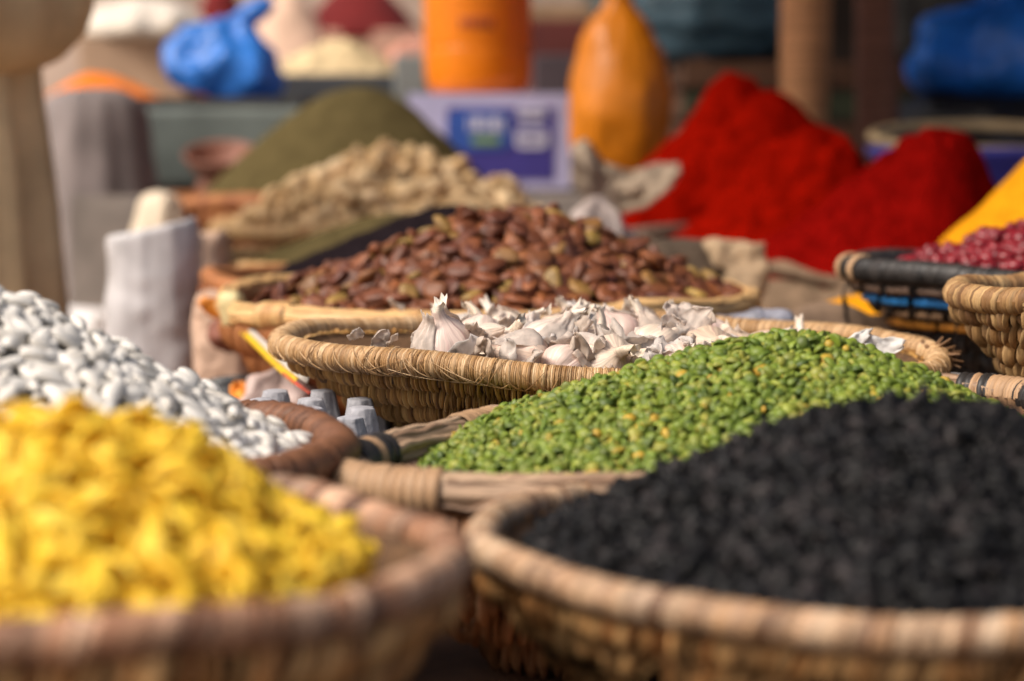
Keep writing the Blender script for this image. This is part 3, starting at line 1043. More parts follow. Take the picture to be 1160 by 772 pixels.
def sack(label, cx, cy, rx, ry, z, z0, m, fold=.03, nf=9, seed=0, roll=.006):
    t = empty("spice_sack", (cx, cy, z0), label, "sack", "open sacks of powdered spice")
    q = MB()
    prof_ = [(0, z0), (.9, z0), (1.08, z0 + (z - z0) * .25), (1.07, z0 + (z - z0) * .6), (1.0, z - .004)]
    q.lathe([(r_ * rx, zz) for r_, zz in prof_], c=(cx, cy, 0), n=90, fold=fold, nf=nf, seed=seed, sy=ry / rx, hero=6)
    q.build("body", m, t)
    q = MB()
    th = np.linspace(0, 2 * PI, 160, endpoint=False)
    k = 1 + fold * np.sin(nf * th + seed) * .7
    zr = z + .006 * np.sin(3 * th + seed) + .004 * np.sin(7 * th + 2 * seed)
    c_ = np.stack([cx + rx * k * np.cos(th), cy + ry * k * np.sin(th), zr], -1)
    nr_ = np.stack([np.cos(th), np.sin(th), 0 * th], -1)
    a = np.linspace(0, 2 * PI, 14, endpoint=False)
    rr = roll * (1 + .35 * np.sin(11 * th + seed) * .6)
    V = c_[:, None] + rr[:, None, None] * (np.cos(a)[None, :, None] * nr_[:, None] + 1.25 * np.sin(a)[None, :, None] * UP)
    q.grid(V, cu=True, cv=True)
    q.build("rolled_edge", m, t)
    return t


sack("pale sack with rolled edge under the tallest red cone", hr1.cx, hr1.cy, .243, .208, .850, TZ, PALESACK, seed=1)
sack("brown burlap sack with rolled edge under the middle red cone", hr2.cx, hr2.cy, .183, .158, .836, TZ, BURLAP, seed=2)
sack("brown burlap sack with rolled edge under the dark crimson cone", hr3.cx, hr3.cy, .173, .153, .826, TZ, BURLAP, seed=3)
sack("brown burlap sack under the bright turmeric cone", ht.cx, ht.cy, .172, .148, .838, TZ, BURLAP, seed=4)
sack("low brown sack holding the spread orange powder", hs.cx, hs.cy, .128, .078, .797, TZ, BURLAP, seed=5, roll=.006)


# ---- generic bags
def bag(name, label, cat, prof_, c, m, n=72, fold=.08, nf=6, seed=0, noise=.01, nsc=14, sx=1, sy=1, tilt=(0, 0, 0), group=None, thick=None):
    q = MB()
    mt = (Matrix.Rotation(tilt[2], 3, 'Z') @ Matrix.Rotation(tilt[1], 3, 'Y') @ Matrix.Rotation(tilt[0], 3, 'X'))
    q.lathe(prof_, n=n, fold=fold, nf=nf, seed=seed, noise=noise, nsc=nsc, sx=sx, sy=sy, m=mt, hero=5)
    o = q.build(name, m)
    o.location = c
    return tag(o, label, cat, group)


PAPER = mat("kraft_paper", [(.40, .28, .17)], .8, nscale=25, namt=.25, bump=.5, bscale=45, bdist=.006)
bag("paper_bag", "long folded brown paper bag lying below the orange powder", "paper bag", [(0, -.11), (.02, -.105), (.034, -.06), (.036, 0), (.030, .06), (.026, .10), (0, .11)],
    (*P(925, 400, 2.0)[:2], TZ + .052), mat("brown_paper", [(.20, .13, .085)], .85, nscale=25, namt=.3, bump=.5, bscale=45, bdist=.006), fold=.12, nf=3, seed=4, noise=.012, nsc=18, sy=1.0, sx=1.5, tilt=(0, R(88), R(8)))
bag("cloth_bundle", "dark olive brown bundle between fava beans and paper bag", "bundle", [(0, 0), (.06, 0), (.085, .05), (.078, .11), (.05, .148), (0, .155)],
    (*P(745, 300, 2.42)[:2], TZ + .0), DARKSACK, fold=.06, nf=5, seed=3, noise=.012, sx=1.2)
bag("plastic_bag", "small crumpled white plastic bag behind the fava heap", "plastic bag", [(0, 0), (.03, 0), (.036, .03), (.03, .06), (.012, .085), (0, .088)],
    (*P(678, 245, 2.6)[:2], TZ + .105), mat("white_plastic", [(.42, .34, .31)], .4, nscale=25, namt=.2, bump=.6, bscale=40, bdist=.006, trans=.2), fold=.12, nf=5, seed=5, noise=.012, nsc=24)
q = MB(); q.box((*P(678, 245, 2.6)[:2], TZ + .0525), (.12, .10, .104), rot=.3)
tag(q.build("wooden_block", WOODLEG, smooth=False), "wooden block under the white plastic bag", "block")
# turned down beige flap in front of the tallest cone
q = MB()
n1, n2 = 40, 16
ug, vg = np.meshgrid(np.linspace(0, 1, n1), np.linspace(0, 1, n2), indexing='ij')
top_y = np.interp(ug, [0, .12, .3, .55, .8, 1], [166, 158, 186, 196, 186, 186])
bot_y = np.interp(ug, [0, .2, .45, .7, .9, 1], [205, 238, 242, 234, 214, 196])
pxg = 648 + ug * 122
pyg = top_y + (bot_y - top_y) * vg
dg_ = 3.12 - .05 * vg + .02 * ug + .030 * fbm(np.stack([ug * 5, vg * 2.5, 0 * ug], -1), 3)
W_ = np.stack([P(a, c, d) for a, c, d in zip(pxg.ravel(), pyg.ravel(), dg_.ravel())]).reshape(n1, n2, 3)
q.grid(W_)
o = q.build("sack_flap", mat("beige_sack", [(.33, .25, .18)], .9, nscale=30, namt=.25, bump=.5, bscale=60))
sd = o.modifiers.new("thick", 'SOLIDIFY'); sd.thickness = .005; sd.offset = 0
tag(o, "turned down beige sack mouth left of the red cones", "sack")

# grey plastic roll behind the garlic
q = MB()
u = np.linspace(0, 1, 40)
pts = np.stack([P(795 + 112 * a, 378 - 12 * math.sin(a * 2.2), 1.83) for a in u])
q.tube(pts, .0105 * (1 + .3 * fbm(np.stack([u * 7, 0 * u, 0 * u], -1), 3)) * np.clip(np.sin(u * PI) * 3, .35, 1), n=14)
tag(q.build("plastic_roll", mat("grey_plastic", [(.22, .22, .26)], .45, nscale=40, namt=.35, bump=.7, bscale=70, bdist=.006)), "rolled grey plastic liner behind the garlic", "plastic roll")

# paper scraps
SCRAP = mat("white_scrap", [(.66, .63, .60)], .7, nscale=60, namt=.1, trans=.2)


def sheet(name, label, cat, c, L, Wd, m, seed, curl_=1.0, rot=None, group=None, thick=.0004, parent=None):
    q = MB()
    n1, n2 = 14, 10
    u, v = np.meshgrid(np.linspace(-.5, .5, n1), np.linspace(-.5, .5, n2), indexing='ij')
    r = np.random.default_rng(seed)
    edge = 1 + .35 * fbm(np.stack([u * 3 + seed, v * 3, 0 * u], -1), 2)
    w_ = (1 - (2 * np.abs(u)) ** 2.5 * .7)
    z = curl_ * ((v * Wd) ** 2 * 26 + (u * L) ** 2 * 9) + .16 * L * fbm(np.stack([u * 4 + seed * 3, v * 3, 0 * u + seed], -1), 3)
    V = np.stack([u * L * edge, v * Wd * edge * w_, z], -1)
    q.grid(V)
    o = q.build(name, m)
    sd = o.modifiers.new("thick", 'SOLIDIFY'); sd.thickness = thick; sd.offset = 0
    o.location = c
    o.rotation_euler = rot if rot is not None else (r.normal() * .7, r.normal() * .7, r.random() * 6.28)
    if label:
        tag(o, label, cat, group)
    return o


sheet("paper_scrap", "torn white paper strip standing behind the pea heap", "paper scrap", P(972, 385, 1.5), .022, .010, SCRAP, 3, rot=(R(50), R(-30), .3))
sheet("paper_scrap", "torn white paper scrap with raised corners behind the peas", "paper scrap", P(1000, 393, 1.5), .026, .014, SCRAP, 8, rot=(R(60), 0, 0))
bag("paper_bag", "crumpled white paper under the black and blue basket", "paper", [(0, 0), (.04, 0), (.045, .02), (.035, .042), (.015, .052), (0, .05)],
    (*P(1095, 420, 1.72)[:2], TZ + .032), mat("white_crumple", [(.50, .47, .46)], .6, nscale=25, namt=.2, bump=.6, bscale=50, bdist=.006), fold=.12, nf=5, seed=8, noise=.014, nsc=24, sx=1.5)
q = MB(); q.box((*P(1100, 420, 1.72)[:2], TZ + .0155), (.26, .12, .031))
tag(q.build("wooden_plank", WOODLEG, smooth=False), "wooden plank under the crumpled white paper", "plank")

# ---- garlic
GARL = mat("garlic_skin", [(.64, .52, .44), (.72, .62, .55), (.58, .43, .37), (.68, .57, .47), (.55, .42, .31), (.66, .50, .44)], .42, uv=(7, .5), namt=.28, bump=.25, sss=.0, spec=.45)
GSTEM = mat("garlic_stem", [(.58, .47, .36), (.66, .58, .50)], .6, uv=(4, 3), namt=.25)
GPAPER = mat("garlic_paper", [(.74, .66, .60), (.66, .55, .46), (.78, .73, .69)], .5, nscale=160, namt=.18, trans=.5, bump=.5, bscale=220, bdist=.0015)
prof0 = [(0, -.019), (.006, -.0195), (.014, -.0165), (.0205, -.008), (.0215, 0), (.0185, .008), (.0125, .0145), (.0075, .0185), (.0048, .0225), (.0040, .0265)]


def garlic_meshes(seed):
    r = np.random.default_rng(seed)
    q = MB()
    pr = np.array(prof0); kk = len(pr)
    tt = np.linspace(0, kk - 1, (kk - 1) * 4 + 1)
    pr = np.stack([np.maximum(catmull(pr[:, 0], tt), 0), catmull(pr[:, 1], tt)], -1)
    th = np.linspace(0, 2 * PI, 80, endpoint=False)
    nl = int(r.integers(5, 8))
    lobes = .115 * (np.abs(np.cos(th * nl / 2 + seed)) ** .6 - .6) + .05 * np.sin(th * 2 + seed)
    fade = np.clip((.020 - pr[:, 1]) / .016, 0, 1) * np.clip((pr[:, 1] + .021) / .008, .2, 1)
    rr = pr[None, :, 0] * (1 + lobes[:, None] * fade[None])
    tw = (pr[:, 1] * 9)[None]
    V = np.stack([rr * np.cos(th[:, None] + tw), rr * np.sin(th[:, None] + tw), np.broadcast_to(pr[None, :, 1], rr.shape)], -1)
    V += .0007 * fbm(V * 130 + seed, 3)[..., None] * np.array([1, 1, .3])
    q.grid(V, cu=True, us=6, vs=2)
    bulb = q.mesh("bulb", GARL)
    q = MB()
    ln = .006 + .012 * r.random()
    bend_ = r.normal(0, .006, 2)
    t = np.linspace(0, 1, 9)
    pts = np.stack([bend_[0] * t ** 2, bend_[1] * t ** 2, .0235 + ln * t], -1)
    rad = .0042 * (1 - .25 * t + .25 * t ** 4)
    n_ = 14
    a = np.linspace(0, 2 * PI, n_, endpoint=False)
    jag = 1 + .2 * r.standard_normal(n_)
    V = pts[:, None] + rad[:, None, None] * np.stack([np.cos(a), np.sin(a), 0 * a], -1)[None] * (1 + .15 * np.sin(3 * a + seed)[None, :, None])
    V[-1, :, 2] += .003 * r.standard_normal(n_)
    q.grid(V, cv=True, us=3, vs=3)
    q.grid(np.stack([V[-1], V[-1] * .6 + V[-1].mean(0) * .4 + np.array([0, 0, -.0008]), V[-1] * .05 + V[-1].mean(0) * .95 + np.array([0, 0, -.001])], 0), cv=True)
    stem = q.mesh("stem", GSTEM)
    # loose papery outer flap
    q = MB()
    for f_ in range(2):
        a0 = r.random() * 6.28
        aa = np.linspace(a0, a0 + .7 + r.random() * .7, 18)
        zz = np.linspace(-.006, .022 + .006 * r.random(), 14)
        A_, Z_ = np.meshgrid(aa, zz, indexing='ij')
        base_r = np.interp(Z_, pr[:, 1], pr[:, 0]) + .0015
        lift = np.clip((Z_ - .004) / .026, 0, 1) ** 1.4 * (.003 + .005 * r.random())
        nn = fbm(np.stack([A_ * 3, Z_ * 160, 0 * A_ + seed + f_], -1), 3)
        rr = base_r * 1.02 + lift + .0013 * nn
        zt = Z_ + .003 * fbm(np.stack([A_ * 5, 0 * A_, 0 * A_ + f_ + seed * 2], -1), 2) * (Z_ > .012)
        q.grid(np.stack([rr * np.cos(A_), rr * np.sin(A_), zt], -1))
    skin = q.mesh("loose_skin", GPAPER)
    return bulb, stem, skin


def streaks(m, col, su, sv, amt):
    nt = m.node_tree; N, L = nt.nodes, nt.links
    bs = N["Principled BSDF"]
    src = bs.inputs["Base Color"].links[0].from_socket
    tc = N.new("ShaderNodeTexCoord"); mp = N.new("ShaderNodeMapping"); mp.inputs["Scale"].default_value = (su, sv, 1)
    no = N.new("ShaderNodeTexNoise"); no.inputs["Scale"].default_value = 1.0; no.inputs["Detail"].default_value = 4
    L.new(tc.outputs["UV"], mp.inputs[0]); L.new(mp.outputs[0], no.inputs["Vector"])
    mr = N.new("ShaderNodeMapRange"); mr.inputs[1].default_value = .52; mr.inputs[2].default_value = .72; mr.inputs[4].default_value = amt
    L.new(no.outputs[0], mr.inputs[0])
    mx = N.new("ShaderNodeMix"); mx.data_type = 'RGBA'
    L.new(mr.outputs[0], mx.inputs[0]); L.new(src, mx.inputs[6]); mx.inputs[7].default_value = (*col, 1)
    L.new(mx.outputs[2], bs.inputs["Base Color"])


streaks(GARL, (.36, .17, .17), 5, .35, .75)
gm = [garlic_meshes(s) for s in range(6)]
GL = "garlic bulbs in the golden basket"


def garlic(c, s, rot, k, label):
    e = empty("garlic_bulb", c, label, "garlic", GL)
    e.rotation_euler = rot
    e.scale = (s, s, s)
    for nm, me in zip(("bulb", "stem", "loose_skin"), gm[k % 6]):
        o = bpy.data.objects.new(nm, me)
        COL.objects.link(o)
        o.parent = e
        if nm == "loose_skin":
            sd = o.modifiers.new("thick", 'SOLIDIFY'); sd.thickness = .0004; sd.offset = 0
    return e


G1 = "white garlic bulb among the others in the golden basket"
spots = []   # px, py, depth, scale
hand = [(505, 390, 1.43, 1.05, (.3, -.2, 0), "round white garlic bulb with upright stem, first on the left in the golden basket"),
        (690, 412, 1.405, 1.02, (1.0, -.5, .6), "streaked garlic bulb lying tilted against the basket rim beside the green peas"),
        (625, 388, 1.47, 1.0, (.35, .5, 1), None), (632, 372, 1.54, .95, (.5, -.3, 2), None), (700, 372, 1.56, 1.0, (.4, .6, 3), "garlic bulb topmost in the middle of the golden basket"),
        (560, 392, 1.44, .9, (.8, .5, .4), None), (590, 405, 1.41, .95, (1.2, .3, 5), None), (545, 372, 1.53, .9, (.6, -.6, 4), None), (590, 378, 1.53, .9, (.2, .6, 1.5), None),
        (745, 395, 1.45, .95, (1.0, .4, 2.2), None), (660, 395, 1.48, .9, (.3, -.6, 2.9), None), (735, 375, 1.56, .9, (-.4, .3, 1.2), None), (775, 382, 1.52, 1.0, (.4, -.3, 4.4), None),
        (803, 396, 1.48, .95, (1.1, .3, .2), "yellowish onion shaped garlic bulb next to the green peas"), (840, 393, 1.53, .9, (.4, .4, 3.3), None), (870, 388, 1.60, .9, (.8, -.3, 1), None),
        (520, 368, 1.60, .85, (.9, -.3, 5.2), None), (570, 364, 1.63, .85, (.3, .8, 2.6), None), (660, 362, 1.64, .9, (.7, .1, 4.1), None), (720, 360, 1.66, .85, (.2, -.8, .8), None),
        (640, 416, 1.40, .85, (.9, .9, 2), None), (770, 412, 1.42, .85, (.6, -.9, 1), None), (800, 372, 1.62, .85, (.5, .5, 3.6), None), (905, 392, 1.62, .85, (.4, .5, 2.1), None), (945, 396, 1.66, .8, (.9, .2, 5), None)]
for k, (a, c, d, s, rot, lb) in enumerate(hand):
    garlic(P(a, c + (12 if d > 1.5 else 4), d), s * .92, rot, k, lb or G1)
# cloves/fill below the bulbs
q = MB()
hq = Heap(xA + .03, yA, .155, .150, .79, (xA + .02, yA, .836), e=.5, lump=.006, lsc=30, seed=31)
hq.mound(q)
tag(q.build("garlic_mass", mat("garlic_fill", [(.42, .34, .28)], .8, nscale=60, namt=.3)), "garlic and loose skins deep in the golden basket", "garlic", kind="stuff")
GS = "loose garlic skins in the golden basket"
skl = [(430, 381, 1.45, .020, .012), (404, 381, 1.44, .014, .010), (446, 384, 1.44, .012, .008), (455, 350, 1.80, .026, .014), (475, 386, 1.43, .018, .012), (538, 376, 1.42, .022, .015),
       (575, 366, 1.5, .026, .018), (612, 368, 1.5, .020, .015), (655, 378, 1.46, .030, .020), (640, 398, 1.41, .030, .022), (716, 392, 1.43, .040, .024), (735, 402, 1.42, .034, .022),
       (778, 362, 1.50, .034, .026), (770, 352, 1.51, .024, .022), (755, 372, 1.47, .028, .018), (800, 405, 1.43, .030, .02), (822, 380, 1.50, .022, .016), (690, 388, 1.44, .036, .018), (600, 410, 1.385, .024, .02), (660, 408, 1.39, .030, .016),
       (526, 398, 1.405, .028, .018), (622, 366, 1.46, .016, .006), (548, 398, 1.395, .02, .015), (575, 404, 1.39, .024, .014), (610, 392, 1.41, .026, .02), (668, 392, 1.40, .03, .018), (732, 384, 1.44, .03, .02), (760, 398, 1.42, .03, .022), (786, 390, 1.45, .03, .02), (790, 352, 1.52, .03, .02), (818, 398, 1.45, .024, .016), (650, 362, 1.52, .026, .016), (588, 362, 1.55, .02, .016), (850, 392, 1.53, .022, .016), (860, 385, 1.55, .02, .014), (705, 360, 1.58, .026, .018), (560, 352, 1.62, .02, .014), (680, 350, 1.62, .024, .014)]
for k, (a, c, d, L_, W2) in enumerate((a, c, d, e * .9, f * .9) for a, c, d, e, f in skl):
    sheet("garlic_skin", "torn papery white garlic skin lying on the garlic" if k != 3 else "white garlic skin fallen on the fava beans", "garlic skin", P(a, c + (8 if d > 1.44 and k != 3 else 0), d), L_, W2, GPAPER, 40 + k, group=GS if k != 3 else None, curl_=1.3)

# ---- egg tray beneath the garlic basket
GREYP = mat("egg_tray_pulp", [(.33, .325, .35)], .9, nscale=60, namt=.25, bump=.5, bscale=200)
et = empty("egg_tray", (-.12, 1.42, TZ), "stack of grey pulp egg trays beside the garlic basket", "egg tray")
for k in range(2):
    q = MB()
    z0 = TZ + .058 + k * .014
    n = 60
    gx, gy = np.meshgrid(np.linspace(-.172, -.052, n), np.linspace(1.335, 1.53, n), indexing='ij')
    gz = z0 + .004 * np.cos(gx * 200) * np.cos(gy * 150) + .0012 * fbm(np.stack([gx * 120, gy * 120, 0 * gx + k], -1), 3)
    q.grid(np.stack([gx, gy, gz], -1)); q.grid(np.stack([gx, gy, gz], -1)[::-1] - np.array([0, 0, .003]))
    for a in range(3):
        for c in range(4):
            q.lathe([(.0145, -.004), (.0125, .004), (.0085, .026), (.0068, .0295), (0, .030)], c=(-.158 + .031 * a + .004 * (c % 2), 1.352 + .045 * c, z0), n=40, fold=.05, nf=6, seed=a + c, noise=.0008, nsc=200, hero=3)
    q.build("tray", GREYP, et)

# yellow and white ribbon from the fava basket down to the garlic basket
rt = empty("plastic_ribbon", P(265, 352, 1.97), "yellow and white plastic ribbon tied to the reed basket", "ribbon")
pp = [P(263, 343, 1.93), P(268, 368, 1.92), P(285, 385, 1.86), P(312, 412, 1.74), P(335, 432, 1.62), P(352, 444, 1.52)]
ctrl = np.array(pp)
tt = np.linspace(0, len(ctrl) - 1, 60)
cl = np.stack([catmull(ctrl[:, j], tt) for j in range(3)], -1)


def ribbon(nm, i0, i1, off, wd, m):
    c_ = cl[i0:i1]
    s_ = np.linspace(0, 1, len(c_))
    tw = fbm(np.stack([s_ * 4, 0 * s_, 0 * s_ + off * 900], -1), 2)
    d_ = np.stack([np.cos(tw), 0.3 * np.sin(tw * 2), .8 + .4 * tw], -1)
    d_ /= np.linalg.norm(d_, axis=1, keepdims=True)
    q = MB()
    q.grid(np.stack([c_ + d_ * (off + wd * k) + np.array([0, -.0015 * math.cos(k * PI), 0]) for k in (-.5, -.25, 0, .25, .5)], 1))
    o = q.build(nm, m, rt)
    sd = o.modifiers.new("thick", 'SOLIDIFY'); sd.thickness = .0008


YEL = mat("yellow_plastic", [(.75, .48, .02)], .35, nscale=60, namt=.2, trans=.2)
ribbon("yellow_strip", 6, 48, 0, .0055, YEL)
ribbon("white_strip", 0, 54, .0055, .005, mat("white_film", [(.7, .66, .6)], .35, nscale=60, namt=.2, trans=.3))
ribbon("red_strip", 40, 60, -.001, .003, mat("red_plastic", [(.5, .05, .03)], .35))
q = MB(); q.lathe([(0, -.016), (.008, -.012), (.011, 0), (.009, .012), (0, .016)], c=P(264, 352, 1.93), n=20, fold=.15, nf=4, noise=.003, nsc=80, hero=4)
q.build("knot", mat("pale_yellow_film", [(.72, .60, .32)], .4, trans=.2), rt)

# bits behind the ribbon
PINK = mat("pink_beige_sack", [(.50, .34, .25)], .85, nscale=22, namt=.2, bump=.5, bscale=30, bdist=.01)
def soft_box(name, label, cat, px0, px1, py_top, zb, d, depth, m, seed, amp=.006, sc=16, rows=40, fold=0.0, rnd=4.0, slope=0.0):
    """upright squarish sack: rounded rectangle cross-section, creased sides, sagging top"""
    a, c = P(px0, py_top, d), P(px1, py_top, d)
    h = a[2] - zb
    wx, wy = (c[0] - a[0]) / 2, depth / 2
    n = 120
    th = np.linspace(0, 2 * PI, n, endpoint=False)
    cs, sn = np.cos(th), np.sin(th)
    r = (np.abs(cs) ** rnd + np.abs(sn) ** rnd) ** (-1 / rnd)
    t = np.concatenate([np.linspace(0, 1, rows), np.full(8, 1.0)])
    sh = np.concatenate([np.ones(rows - 2), [.985, .95], np.linspace(.85, 0, 8)])
    fo = 1 + fold * (np.sin(th * 11 + seed) + .7 * np.sin(th * 19 + 2 * seed))[:, None] * np.sin(np.clip(t, 0, .9) * PI * .6)[None]
    X = wx * (r * cs)[:, None] * sh[None] * fo
    Y = wy * (r * sn)[:, None] * sh[None] * fo
    Z = np.broadcast_to(h * t, X.shape) + slope * X
    V = np.stack([X, Y, Z], -1)
    nn = fbm(V * sc + seed * 3.3, 4)
    V = V + nn[..., None] * amp * np.stack([cs[:, None] + 0 * X, sn[:, None] + 0 * X, .8 * (t > .8)[None] + 0 * X], -1) * (Z > .004)[..., None]
    q = MB(); q.grid(V, cu=True)
    o = q.build(name, m)
    o.location = ((a[0] + c[0]) / 2, d + wy, zb)
    return tag(o, label, cat)


soft_box("paper_sack", "pinkish beige paper sack standing left of the reed basket", "sack", 212, 282, 338, TZ, 2.22, .12, PINK, 2, amp=.006, sc=20, slope=-.12)
soft_box("paper_sack", "taller pinkish paper sack pressed against the pale rimmed baskets", "sack", 200, 250, 268, TZ, 2.62, .10, PINK, 5, amp=.010, sc=16, slope=.1)
soft_box("plastic_sack", "grey white plastic sack with vertical folds left of the baskets", "sack", 124, 210, 268, TZ, 2.44, .09, mat("grey_white_film", [(.55, .53, .54)], .45, nscale=20, namt=.15, trans=.1), 1, amp=.014, sc=7, fold=.007, rnd=2.6, slope=.3)
soft_box("paper_bag", "crumpled kraft paper bag standing below the red cones", "paper bag", 797, 868, 274, TZ, 2.36, .05, PAPER, 4, amp=.014, sc=15, rnd=2.6, slope=-.15)
bag("plastic_scrap", "black crumpled plastic lying below the ribbon", "scrap", [(0, 0), (.02, .0), (.026, .012), (.018, .026), (0, .03)], (*P(283, 425, 1.98)[:2], TZ + .03),
    mat("black_film", [(.02, .022, .025)], .4), fold=.2, nf=4, seed=3, noise=.01, nsc=40, sx=1.4)
bag("plastic_scrap", "pale pink crumpled plastic behind the ribbon", "scrap", [(0, 0), (.03, .0), (.034, .03), (.024, .05), (0, .055)], (*P(318, 430, 1.88)[:2], TZ + .02),
    mat("pink_film", [(.55, .42, .38)], .45, nscale=30, namt=.3, trans=.2), fold=.2, nf=5, seed=7, noise=.012, nsc=40)
bag("dried_root", "reddish brown dried root lying below the reed basket", "root", [(0, -.02), (.012, -.014), (.016, 0), (.012, .014), (0, .02)], P(258, 378, 2.12), mat("root_skin", [(.20, .075, .05)], .8),
    fold=.1, nf=3, noise=.004, nsc=60, tilt=(0, 1.4, 0))
for k, (a, c, d) in enumerate([(240, 350, 2.15), (272, 445, 1.9)]):
    sheet("orange_peel", ["orange scrap stuck on the pinkish paper sack", "orange scrap lying below the black plastic"][k], "scrap", P(a, c, d), .022, .02, mat("orange_scrap", [(.75, .26, .03)], .6), 90 + k, thick=.002)
bag("cloth_bag", "small cream cloth bag beside the reddish brown basket", "bag", [(0, 0), (.034, 0), (.038, .09), (.034, .150), (.022, .172), (0, .176)], (*P(168, 220, 3.42)[:2], TZ),
    mat("cream_cloth", [(.66, .55, .42)], .85, nscale=20, namt=.15), fold=.06, nf=4, seed=1, noise=.008, tilt=(0, R(9), 0))


# ------------------------------------------------------------------ back table
def lbox(name, label, cat, px0, px1, py0, zb, d, depth, m, rot=0.0, bev=.006, parent=None):
    """box whose front face spans px0..px1 with its top at py0, standing on height zb"""
    a, c = P(px0, py0, d), P(px1, py0, d)
    h = a[2] - zb
    wd = c[0] - a[0]
    q = MB(); q.box((0, 0, h / 2), (wd, depth, h))
    o = q.build(name, m, smooth=False)
    o.location = ((a[0] + c[0]) / 2, d + depth / 2, zb)
    o.rotation_euler = (0, 0, rot)
    bv = o.modifiers.new("bevel", 'BEVEL'); bv.width = bev; bv.segments = 2
    if parent is None:
        tag(o, label, cat)
    return o


# printed carton with the orange can on it
BZ2 = BZ + .003
d0 = 4.1
CART = mat("pale_lilac_card", [(.42, .40, .60)], .7, nscale=14, namt=.12)
ca, cb = P(462, 106, d0), P(646, 106, d0)
ct = empty("printed_carton", ((ca[0] + cb[0]) / 2, d0 + .13, BZ2), "white and blue printed carton carrying the orange container", "carton")
q = MB(); q.box(((ca[0] + cb[0]) / 2, d0 + .13, (ca[2] + BZ2) / 2), (cb[0] - ca[0], .26, ca[2] - BZ2))
o = q.build("box", CART, ct, smooth=False)


def decal(nm, m, px0, py0, px1, py1, lift, rnd=0.3, par=ct, d=d0):
    a, c = P(px0, py0, d), P(px1, py1, d)
    x0, x1, z1, z0 = a[0], c[0], a[2], c[2]
    r = min(x1 - x0, z1 - z0) * rnd
    pts = []
    for (cx, cz, s0) in ((x1 - r, z1 - r, 0), (x0 + r, z1 - r, 90), (x0 + r, z0 + r, 180), (x1 - r, z0 + r, 270)):
        for k in range(7):
            an = R(s0 + 15 * k)
            pts.append((cx + r * math.cos(an), cz + r * math.sin(an)))
    f = np.array([[x, d - lift, z] for x, z in pts]); bk = f.copy(); bk[:, 1] = d - lift + .0015
    ctr = f.mean(0)
    q = MB()
    n = len(f)
    q.add(np.concatenate([f, bk, [ctr]]), quads=[[k, (k + 1) % n, n + (k + 1) % n, n + k] for k in range(n)], tris=[[2 * n, (k + 1) % n, k] for k in range(n)])
    return q.build(nm, m, par, smooth=False)


NAVY = mat("navy_print", [(.045, .035, .22)], .5, nscale=20, namt=.1)
MIDB = mat("blue_print", [(.03, .085, .36)], .5, nscale=20, namt=.1)
LETT = mat("white_print", [(.55, .55, .68)], .5, nscale=20, namt=.05)
GRNP = mat("green_print", [(.16, .26, .10)], .5, nscale=20, namt=.05)
decal("blue_panel", NAVY, 506, 122, 628, 204, .002, .04)
decal("light_blue_panel", MIDB, 508, 125, 578, 170, .004, .25)
x = 530
for wd, h in ((3, 17), (9, 16), (3, 18), (9, 17), (3, 18)):
    decal("printed_letter", LETT, x, 132, x + wd, 132 + h, .006, .1); x += wd + 3.5
decal("green_word", GRNP, 534, 154, 566, 164, .006, .3)
decal("white_panel", LETT, 586, 121, 617, 136, .004, .2)
decal("white_panel", LETT, 584, 145, 620, 168, .004, .3)
for a, c, e in ((588, 126, 614), (588, 150, 616), (588, 158, 612)):
    decal("printed_line", NAVY, a, c, e, c + 2.2, .006, .1)

ORP = mat("orange_plastic", [(.90, .25, .006)], .35, nscale=5, namt=.12, spec=.5, trans=.25)
cx_, cy_ = P(541, 110, 4.23)[0], 4.23
oc = empty("plastic_container", (cx_, cy_, ca[2]), "orange translucent plastic container on the printed carton", "container")
q = MB(); q.lathe([(0, 0), (.07, .0), (.088, .008), (.096, .035), (.098, .08), (.095, .085), (.098, .09), (.098, .20), (.094, .24), (.07, .275), (.035, .295), (.032, .33), (0, .33)], c=(cx_, cy_, ca[2]), n=64, hero=4)
q.build("body", ORP, oc)
q = MB(); q.lathe([(.0, .328), (.036, .328), (.037, .36), (.030, .364), (0, .365)], c=(cx_, cy_, ca[2]), n=40)
q.build("lid", mat("orange_lid", [(.6, .10, .01)], .4), oc)
q = MB(); q.tube([(cx_ + .06 * math.cos(a), cy_ + .097, ca[2] + .15 + .03 * math.sin(a)) for a in np.linspace(0, PI, 12)], .006)
q.build("handle", mat("orange_handle", [(.5, .10, .01)], .4), oc)

bag("tied_bag", "tall yellow orange tied bag of powder beside the red cones", "bag", [(0, 0), (.045, .0), (.075, .04), (.088, .11), (.090, .16), (.078, .22), (.050, .28), (.026, .315), (.020, .335), (.034, .37), (.04, .39), (0, .38)],
    (P(704, 100, 3.82)[0], 3.92, BZ), mat("orange_film", [(.70, .22, .008), (.62, .18, .006)], .4, nscale=12, namt=.2, bump=.3, bscale=30, bdist=.006, trans=.15), fold=.012, nf=7, seed=3, noise=.007)

mk = mat("dark_red_print", [(.30, .045, .012)], .5)
for k in range(5):
    a = np.linspace(-.30 + .13 * k, -.21 + .13 * k, 6)
    zz = np.linspace(.115, .135, 4) + ca[2]
    A_, Z_ = np.meshgrid(a, zz, indexing='ij')
    q = MB(); q.grid(np.stack([cx_ + .0992 * np.sin(A_), cy_ - .0992 * np.cos(A_), Z_], -1))
    o = q.build("printed_mark", mk, oc)
    sd = o.modifiers.new("thick", 'SOLIDIFY'); sd.thickness = .001
# posts and crate on the right
WOODP = mat("post_wood", [(.38, .18, .08)], .8, uv=(14, 1.2), namt=.45, bump=.4)
WOODD = mat("dark_post_wood", [(.17, .075, .05)], .85, uv=(14, 1.2), namt=.45, bump=.4)


